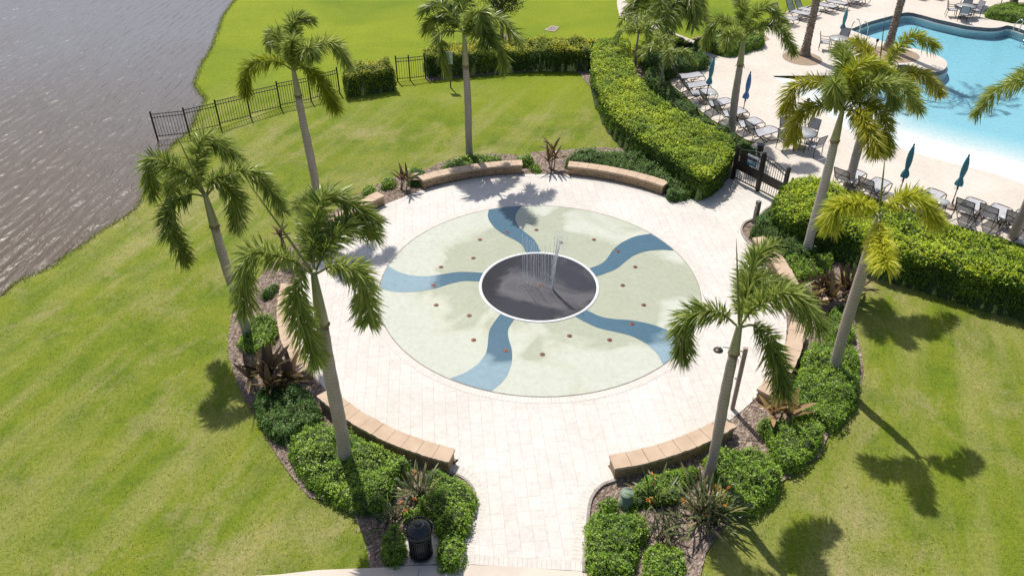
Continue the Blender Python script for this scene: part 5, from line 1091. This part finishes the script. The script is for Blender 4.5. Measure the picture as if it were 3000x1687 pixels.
def chair_proto():
    root = empty('patio_chair')
    b = MB(); b.box((0, 0, .42), (.46, .46, .014)); b.build('seat', M['sling'], root)
    b = MB(); b.box((-.29, 0, .70), (.014, .46, .44), ry=R(-14)); b.build('backrest', M['sling'], root)
    for sx_, sy_ in ((-1, -1), (-1, 1), (1, -1), (1, 1)):
        b = MB(); b.tube([(sx_ * .24, sy_ * .25, .43), (sx_ * .27, sy_ * .25, .0)], .016, 6); b.build('leg', M['bronze'], root)
    b = MB()
    for s in (-1, 1):
        b.tube([(.24, s * .25, .42), (.25, s * .25, .62), (.18, s * .25, .65), (-.20, s * .25, .65), (-.28, s * .25, .66)], .016, 6)
        b.tube([(.24, s * .24, .42), (-.24, s * .24, .41), (-.28, s * .24, .62), (-.35, s * .24, .93)], .017, 6)
    b.tube([(-.35, -.24, .93), (-.35, .24, .93)], .016, 6); b.tube([(.24, -.24, .42), (.24, .24, .42)], .015, 6); b.tube([(-.24, -.24, .41), (-.24, .24, .41)], .015, 6)
    b.build('frame', M['bronze'], root); return root
cp = chair_proto(); cused = [False]
TL = ['round glass table with four chairs near the gate, under the yellow fronds', 'round glass table with a teal umbrella, beside the pool ladder', 'round glass table with four chairs in the far right corner beyond the pool']
TN = ['table near the gate', 'table by the pool ladder', 'table in the far right corner']
CN = [['back left', 'front left', 'front right', 'back right'], ['left', 'far side'], ['left', 'near side', 'right', 'far side']]
for i, (x, y) in enumerate(TABLES):
    t = empty('round_table', (x, y, .055)); tag(t, TL[i], 'table', 'round patio tables')
    b = MB(); b.lathe([(.55, .695), (.56, .70), (.56, .712), (.02, .712)], n=40); b.build('glass_top', M['glass_top'], t)
    b = MB(); b.lathe([(.555, .68), (.585, .685), (.585, .715), (.562, .72)], n=40, cap=False); b.build('rim', M['bronze'], t)
    for k in range(4):
        a = R(45 + 90 * k); b = MB(); b.tube([(.46 * math.cos(a), .46 * math.sin(a), .69), (.42 * math.cos(a), .42 * math.sin(a), .4), (.40 * math.cos(a), .40 * math.sin(a), .0)], .02, 7); b.build('leg', M['bronze'], t)
    ub = empty('umbrella_base', (x, y, .055)); tag(ub, f'round brown umbrella base under the {TN[i]}', 'umbrella base')
    b = MB(); b.lathe([(.28, 0), (.29, .03), (.20, .07), (.05, .09)], n=28); b.build('weight', M['shower_post'], ub)
    b = MB(); b.lathe([(.03, .08), (.03, .30)], n=12); b.build('tube', M['bronze'], ub)
    for k, (px, py) in enumerate(CHAIRS[i]):
        o = copy_tree(cp) if cused[0] else cp; cused[0] = True
        dx, dy = x - px, y - py; dl_ = math.hypot(dx, dy); r0 = max(.72, min(.95, dl_))
        o.location = (x - dx / dl_ * r0, y - dy / dl_ * r0, .055); o.rotation_euler = (0, 0, math.atan2(dy, dx)); tag(o, f'grey sling patio chair on the {CN[i][k]} of the {TN[i]}', 'chair', 'patio chairs round the tables')
for (x, y), lab in zip(SIDE, ['small round side table in the left lounger row', 'small round side table left of the nearest umbrella base', 'small round side table at the right picture edge']):
    t = empty('side_table', (x, y, .055)); tag(t, lab, 'side table', 'small round side tables')
    b = MB(); b.lathe([(.25, .44), (.26, .445), (.26, .46), (.02, .462)], n=28); b.build('table_top', M['glass_top'], t)
    for k in range(4):
        a = R(30 + 90 * k); b = MB(); b.tube([(.2 * math.cos(a), .2 * math.sin(a), .44), (.21 * math.cos(a), .21 * math.sin(a), 0)], .014, 6); b.build('leg', M['bronze'], t)
UL = ['closed teal umbrella in the left lounger row, farther from the gate', 'closed royal blue umbrella in the left lounger row', 'closed teal umbrella standing through the table by the pool ladder', 'closed teal umbrella behind the thin spear leaf, before the pool beach', 'closed teal umbrella nearest the right picture edge']
UT = [(.10, -.03), (.01, 0), (.02, 0), (-.02, .0), (-.02, 0)]; UH = [2.2, 2.12, 1.9, 2.3, 2.12]
for i, (x, y) in enumerate(UMB):
    u = empty('closed_umbrella', (x, y, .055)); tag(u, UL[i], 'umbrella', 'closed pool umbrellas'); H_ = UH[i]; lx, ly = UT[i]
    u.rotation_euler = (0, R(3) * (1 if i == 0 else .3), .7 * i)
    b = MB(); b.lathe([(.019, .0), (.019, H_ - .02)], n=10); b.build('pole', M['bronze'], u)
    b = MB(); r4 = random.Random(i); ph_ = r4.uniform(0, 6)
    b.lathe([(.10, H_ * .43), (.125, H_ * .455), (.115, H_ * .50), (.062, H_ * .575), (.088, H_ * .66), (.10, H_ * .74), (.085, H_ * .86), (.05, H_ * .95), (.022, H_ * .985)], n=32, cap=False, ripple=lambda a, j: (.26 if j < 3 else .13) * math.sin(8 * a + j * .25 + ph_) + .08 * math.sin(3 * a + j))
    b.build('canopy', M['blue' if i == 1 else 'teal'], u)
    b = MB(); b.lathe([(.03, H_ - .03), (.034, H_), (.02, H_ + .05), (.004, H_ + .06)], n=12); b.build('finial', M['black'], u)
    b = MB(); b.lathe([(.026, H_ * .34), (.032, H_ * .36), (.032, H_ * .42)], n=10); b.tube([(.03, 0, H_ * .38), (.09, 0, H_ * .38), (.09, 0, H_ * .35)], .008, 5); b.build('crank', M['black'], u)
    if i != 2:
        ub = empty('umbrella_base', (x, y, .055)); tag(ub, ['round base of the far teal umbrella in the left row', 'round base of the royal blue umbrella', '', 'round base of the teal umbrella behind the spear leaf', 'round base of the teal umbrella nearest the right edge'][i], 'umbrella base')
        b = MB(); b.lathe([(.27, 0), (.28, .03), (.20, .07), (.05, .10), (.035, .16)], n=28); b.build('weight', M['shower_post'], ub)
        b = MB(); b.lathe([(.03, .15), (.03, .32)], n=12); b.build('tube', M['bronze'], ub)
u = empty('open_umbrella', (29.00, 52.10, .055)); tag(u, 'open tan umbrella at the top picture edge beyond the far corner table', 'umbrella')
b = MB(); b.lathe([(.02, 0), (.02, 2.55)], n=10); b.build('pole', M['bronze'], u)
b = MB(); b.lathe([(1.2, 1.78), (1.2, 1.88), (.7, 2.2), (.05, 2.48)], n=24, cap=False, ripple=lambda a, j: .02 * math.cos(8 * a)); b.build('canopy', M['mulch_tan'], u)
# pool ladder
ld = empty('pool_ladder', (LADDER[0][0], LADDER[0][1], .055)); tag(ld, 'curved stainless pool ladder at the far left pool corner', 'ladder')
dx, dy = LADDER[1][0] - LADDER[0][0], LADDER[1][1] - LADDER[0][1]; a = math.atan2(dy, dx); wx, wy = math.cos(a + math.pi / 2), math.sin(a + math.pi / 2); sx_, sy_ = dx * .5, dy * .5
for s in (0, 1):
    b = MB(); o_ = (dx * s * .8, dy * s * .8)
    b.tube([(o_[0] - wx * .1, o_[1] - wy * .1, 0), (o_[0] - wx * .06, o_[1] - wy * .06, .55), (o_[0] + wx * .12, o_[1] + wy * .12, .82), (o_[0] + wx * .36, o_[1] + wy * .36, .78), (o_[0] + wx * .62, o_[1] + wy * .62, .45), (o_[0] + wx * .72, o_[1] + wy * .72, -.3), (o_[0] + wx * .72, o_[1] + wy * .72, -.9)], .025, 8); b.build('handrail', M['steel'], ld)
for z in (-.25, -.5):
    b = MB(); b.tube([(wx * .72, wy * .72, z), (dx * .8 + wx * .72, dy * .8 + wy * .72, z)], .03, 6); b.build('step', M['steel'], ld)
l2 = copy_tree(ld); l2.location = (29.97, 46.54, .055); l2.rotation_euler = (0, 0, R(-95)); tag(l2, 'stainless pool ladder at the right picture edge of the far pool wall', 'ladder')
for (x, y), lab in zip(SOLAR, ['small dark path light on the deck near the pool ladder', 'small dark path light beside the top right planting', 'small dark path light behind the golden fronds near the gate']):
    o = empty('path_light', (x, y, .055)); tag(o, lab, 'light', 'small path lights')
    b = MB(); b.tube([(0, 0, -.05), (.0, 0, .5)], .025, 7); b.build('stake', M['bronze'], o)
    b = MB(); b.lathe([(.05, .48), (.075, .52), (.075, .62), (.03, .66)], n=12); b.build('lamp_head', M['black'], o)

# ------------------------------------------------------------------ small things on the plaza and in the beds
t = empty('trash_can', (TRASH[0], TRASH[1], .066)); tag(t, 'black slatted trash can with a domed lid at the bottom of the picture', 'trash can')
b = MB(); b.lathe([(.21, .02), (.22, .05), (.225, .80)], n=32); b.build('liner', M['black'], t)
b = MB()
for k in range(26):
    a = 2 * math.pi * k / 26; b.tube([(.235 * math.cos(a), .235 * math.sin(a), .03), (.24 * math.cos(a), .24 * math.sin(a), .5), (.245 * math.cos(a), .245 * math.sin(a), .76), (.285 * math.cos(a), .285 * math.sin(a), .84), (.315 * math.cos(a), .315 * math.sin(a), .88)], .014, 5)
b.build('slats', M['black'], t)
for r_, z, w in ((.318, .885, .016), (.25, .08, .014), (.255, .72, .014)):
    b = MB(); b.tube([(r_ * math.cos(q), r_ * math.sin(q), z) for q in np.linspace(0, 2 * math.pi, 41)[:-1]], w, 7, closed=True); b.build('hoop', M['black'], t)
b = MB(); b.lathe([(.262, .84), (.27, .855), (.262, .885), (.225, .945), (.16, .985), (.115, 1.0), (.108, 1.03), (.09, 1.07), (.05, 1.095), (.01, 1.10)], n=36); b.build('lid', M['black'], t)
o = empty('valve_marker', (TRASH[0] + .54, TRASH[1] + .33, .06)); tag(o, 'small orange red marker cap beside the trash can', 'marker')
b = MB(); b.lathe([(.022, 0), (.028, .05), (.028, .15), (.012, .18)], n=10); b.build('cap', M['red'], o)
o = empty('utility_cylinder', (CYL[0], CYL[1], .03)); tag(o, 'green plastic utility cylinder standing in the right bed', 'utility cover')
b = MB(); b.lathe([(.175, 0), (.165, .04), (.145, .42)], n=28); b.build('body', M['green_plastic'], o)
b = MB(); b.lathe([(.158, .41), (.162, .43), (.155, .45), (.02, .462)], n=28); b.build('lid', M['green_plastic'], o)
o = empty('pipe_cap', (CAP[0], CAP[1], .03)); tag(o, 'small white pipe cap right of the green utility cylinder', 'pipe cap')
b = MB(); b.lathe([(.055, 0), (.055, .14)], n=14); b.build('pipe', M['white_plastic'], o)
b = MB(); b.lathe([(.07, .13), (.07, .19), (.055, .205)], n=14); b.build('cap', M['white_plastic'], o)
o = empty('outdoor_shower', (SHOWER[0], SHOWER[1], .05), R(-9.4)); tag(o, 'brown outdoor shower post behind the front right palm', 'shower')
b = MB(); b.box((0, 0, 1.05), (.105, .085, 2.1)); b.box((0, 0, 2.105), (.11, .09, .012)); b.build('post', M['shower_post'], o)
b = MB(); b.tube([(-.05, 0, 1.98), (-.25, 0, 2.05), (-.56, .0, 2.07), (-.65, 0, 2.04), (-.66, 0, 1.97)], .015, 7); b.build('arm', M['steel'], o)
b = MB(); b.lathe([(.03, 1.99), (.12, 1.965), (.125, 1.945), (.02, 1.94)], (-.66, 0, 0), 22); b.build('shower_head', M['bronze'], o)
b = MB(); b.lathe([(.03, 1.05), (.04, 1.07)], (-.075, 0, 0), 10); b.build('valve', M['steel'], o)
o = empty('bollard', (BOLLARD[0], BOLLARD[1], .03), R(25)); tag(o, 'grey square bollard with a push button at the bed corner by the gate', 'bollard')
b = MB(); b.box((0, 0, .48), (.14, .14, .96)); b.box((0, 0, .965), (.145, .145, .012)); b.build('post', M['bollard'], o)
b = MB(); b.box((-.085, -.02, .80), (.03, .07, .07)); b.tube([(-.09, -.02, .8), (-.16, -.02, .8)], .022, 8); b.build('push_button', M['steel'], o)
o = empty('wooden_post', (WOODPOST[0], WOODPOST[1], .03), R(20)); tag(o, 'short weathered wooden post in the far shrub bed near the gate', 'post')
b = MB(); b.box((0, 0, .45), (.09, .07, 1.0)); b.box((0, 0, .955), (.08, .06, .02), taper=.6); b.build('post', M['wood'], o)
o = empty('drain_grate', (GRATE[0][0], GRATE[0][1], .0)); tag(o, 'square drain grate set in the far lawn', 'drain')
gpz = [(x - GRATE[0][0], y - GRATE[0][1]) for x, y in GRATE]
b = MB(); b.prism(gpz, -.05, .035); b.build('frame', M['grate'], o)
b = MB()
for k in range(6):
    s_ = .16 + .136 * k; p0 = Vector(gpz[0]).lerp(Vector(gpz[1]), s_); p1 = Vector(gpz[3]).lerp(Vector(gpz[2]), s_); p0, p1 = p0.lerp(p1, .12), p0.lerp(p1, .88)
    b.tube([(p0.x, p0.y, .035), (p1.x, p1.y, .035)], .022, 4)
b.build('bars', M['shower_post'], o)
o = empty('speaker_box', (BLACKBOX[0], BLACKBOX[1], .05), a); tag(o, 'small black box on a post just behind the gate', 'box')
b = MB(); b.box((0, 0, .12), (.10, .10, .3)); b.build('post', M['black'], o)
b = MB(); b.box((0, 0, .38), (.26, .24, .26)); b.box((0, 0, .52), (.30, .28, .025)); b.build('housing', M['black'], o)

# ------------------------------------------------------------------ countless small stuff
r_ = np.random.default_rng(77)
ch = []
for poly, n in ((MULCH_L + arc(7.75, 253, 93, 40), 9000), (MULCH_R + arc(7.75, 16, -79, 30), 9000), (MULCH_T + arc(7.75, 50, 94, 14), 4000)):
    q = sample_poly(poly, n, r_); q = q + r_.normal(0, .07, q.shape); ch.append(np.stack([q[:, 0], q[:, 1], np.full(n, .042) + r_.random(n) * .03], -1))
P = np.concatenate(ch); V, F = leaf_cloud(P, np.tile([0, 0, 1.0], (len(P), 1)), .085, r_, .35, .26, .0)
o = mesh_np('mulch_chips', V, F, M['chip'], tone=np.clip(r_.normal(.5, .25, len(P)), 0, 1)); tag(o, 'loose brown bark chips scattered over the planting beds', 'mulch', kind='stuff')
def blades(P, h, w, r_, lean=.5):
    n = len(P); a = r_.uniform(0, 6.28, n); d = np.stack([np.cos(a), np.sin(a), np.zeros(n)], -1); s_ = np.stack([-np.sin(a), np.cos(a), np.zeros(n)], -1)
    hh = h * r_.uniform(.5, 1.25, n)[:, None]; th = np.clip(r_.normal(lean, .25, n), 0, 1.5)[:, None]; up = np.array([0, 0, 1.0]); up_, ln = up * np.cos(th), np.sin(th)
    V = np.stack([P - s_ * w * .5, P + s_ * w * .5, P + up_ * hh * .6 + d * hh * ln * .45 + s_ * w * .35, P + up_ * hh + d * hh * ln], 1).reshape(-1, 3)
    return V, np.arange(n * 4).reshape(n, 4)
# taller unmown fringe along the water
S = np.array(SHOREC); seg = np.linalg.norm(np.diff(S, axis=0), axis=1); keep = np.where((S[:-1, 1] > 5) & (S[:-1, 1] < 75))[0]; pk = seg[keep] / seg[keep].sum(); n = 9000
k = r_.choice(keep, n, p=pk); t = r_.random(n)[:, None]; Q = S[k] * (1 - t) + S[k + 1] * t; Q = Q + r_.normal(0, .13, (n, 2)); ld_ = lake_dist(Q[:, 0], Q[:, 1]); Q = Q[ld_ > -.12]; ld_ = ld_[ld_ > -.12]
Pz = np.maximum(ground_z(Q[:, 0], Q[:, 1]), -.40); V, F = blades(np.stack([Q[:, 0], Q[:, 1], Pz], -1), .13, .024, r_, .75)
o = mesh_np('shore_grass', V, F, M['grass'], tone=np.clip(r_.normal(.6, .2, len(Q)), 0, 1)); tag(o, 'longer unmown grass fringe along the lake edge', 'grass', kind='stuff')
# short lawn blades on the nearer lawns
BANNED = [plaza, DECK, MULCH_L + arc(7.75, 253, 93, 40), MULCH_R + arc(7.75, 16, -79, 30), MULCH_T + arc(7.75, 50, 94, 14), wk, TRASH_PAD]
n = NBLADE; q = np.stack([r_.uniform(-21, 19, n), 6.5 + 27 * r_.random(n) ** 1.5], -1)
ok = np.abs(q[:, 0]) < .70 * np.hypot(q[:, 1], 0) + 4
for bp in BANNED: ok &= ~inside(q[:, 0], q[:, 1], bp)
q = q[ok]; ld_ = lake_dist(q[:, 0], q[:, 1]); q = q[ld_ > .2]
dryv = value_noise(q[:, 0] + 40, q[:, 1] + 40, .45, 5) * .55 + value_noise(q[:, 0] + 40, q[:, 1] + 40, 1.6, 6) * .3 + r_.random(len(q)) * .3
V, F = blades(np.stack([q[:, 0], q[:, 1], ground_z(q[:, 0], q[:, 1]) - .003], -1), .075, .014, r_, 1.15)
o = mesh_np('lawn_blades', V, F, M['grass'], tone=np.clip(dryv * .9 + .18, 0, 1)); tag(o, 'short mown grass blades of the lawns round the plaza', 'grass', kind='stuff')
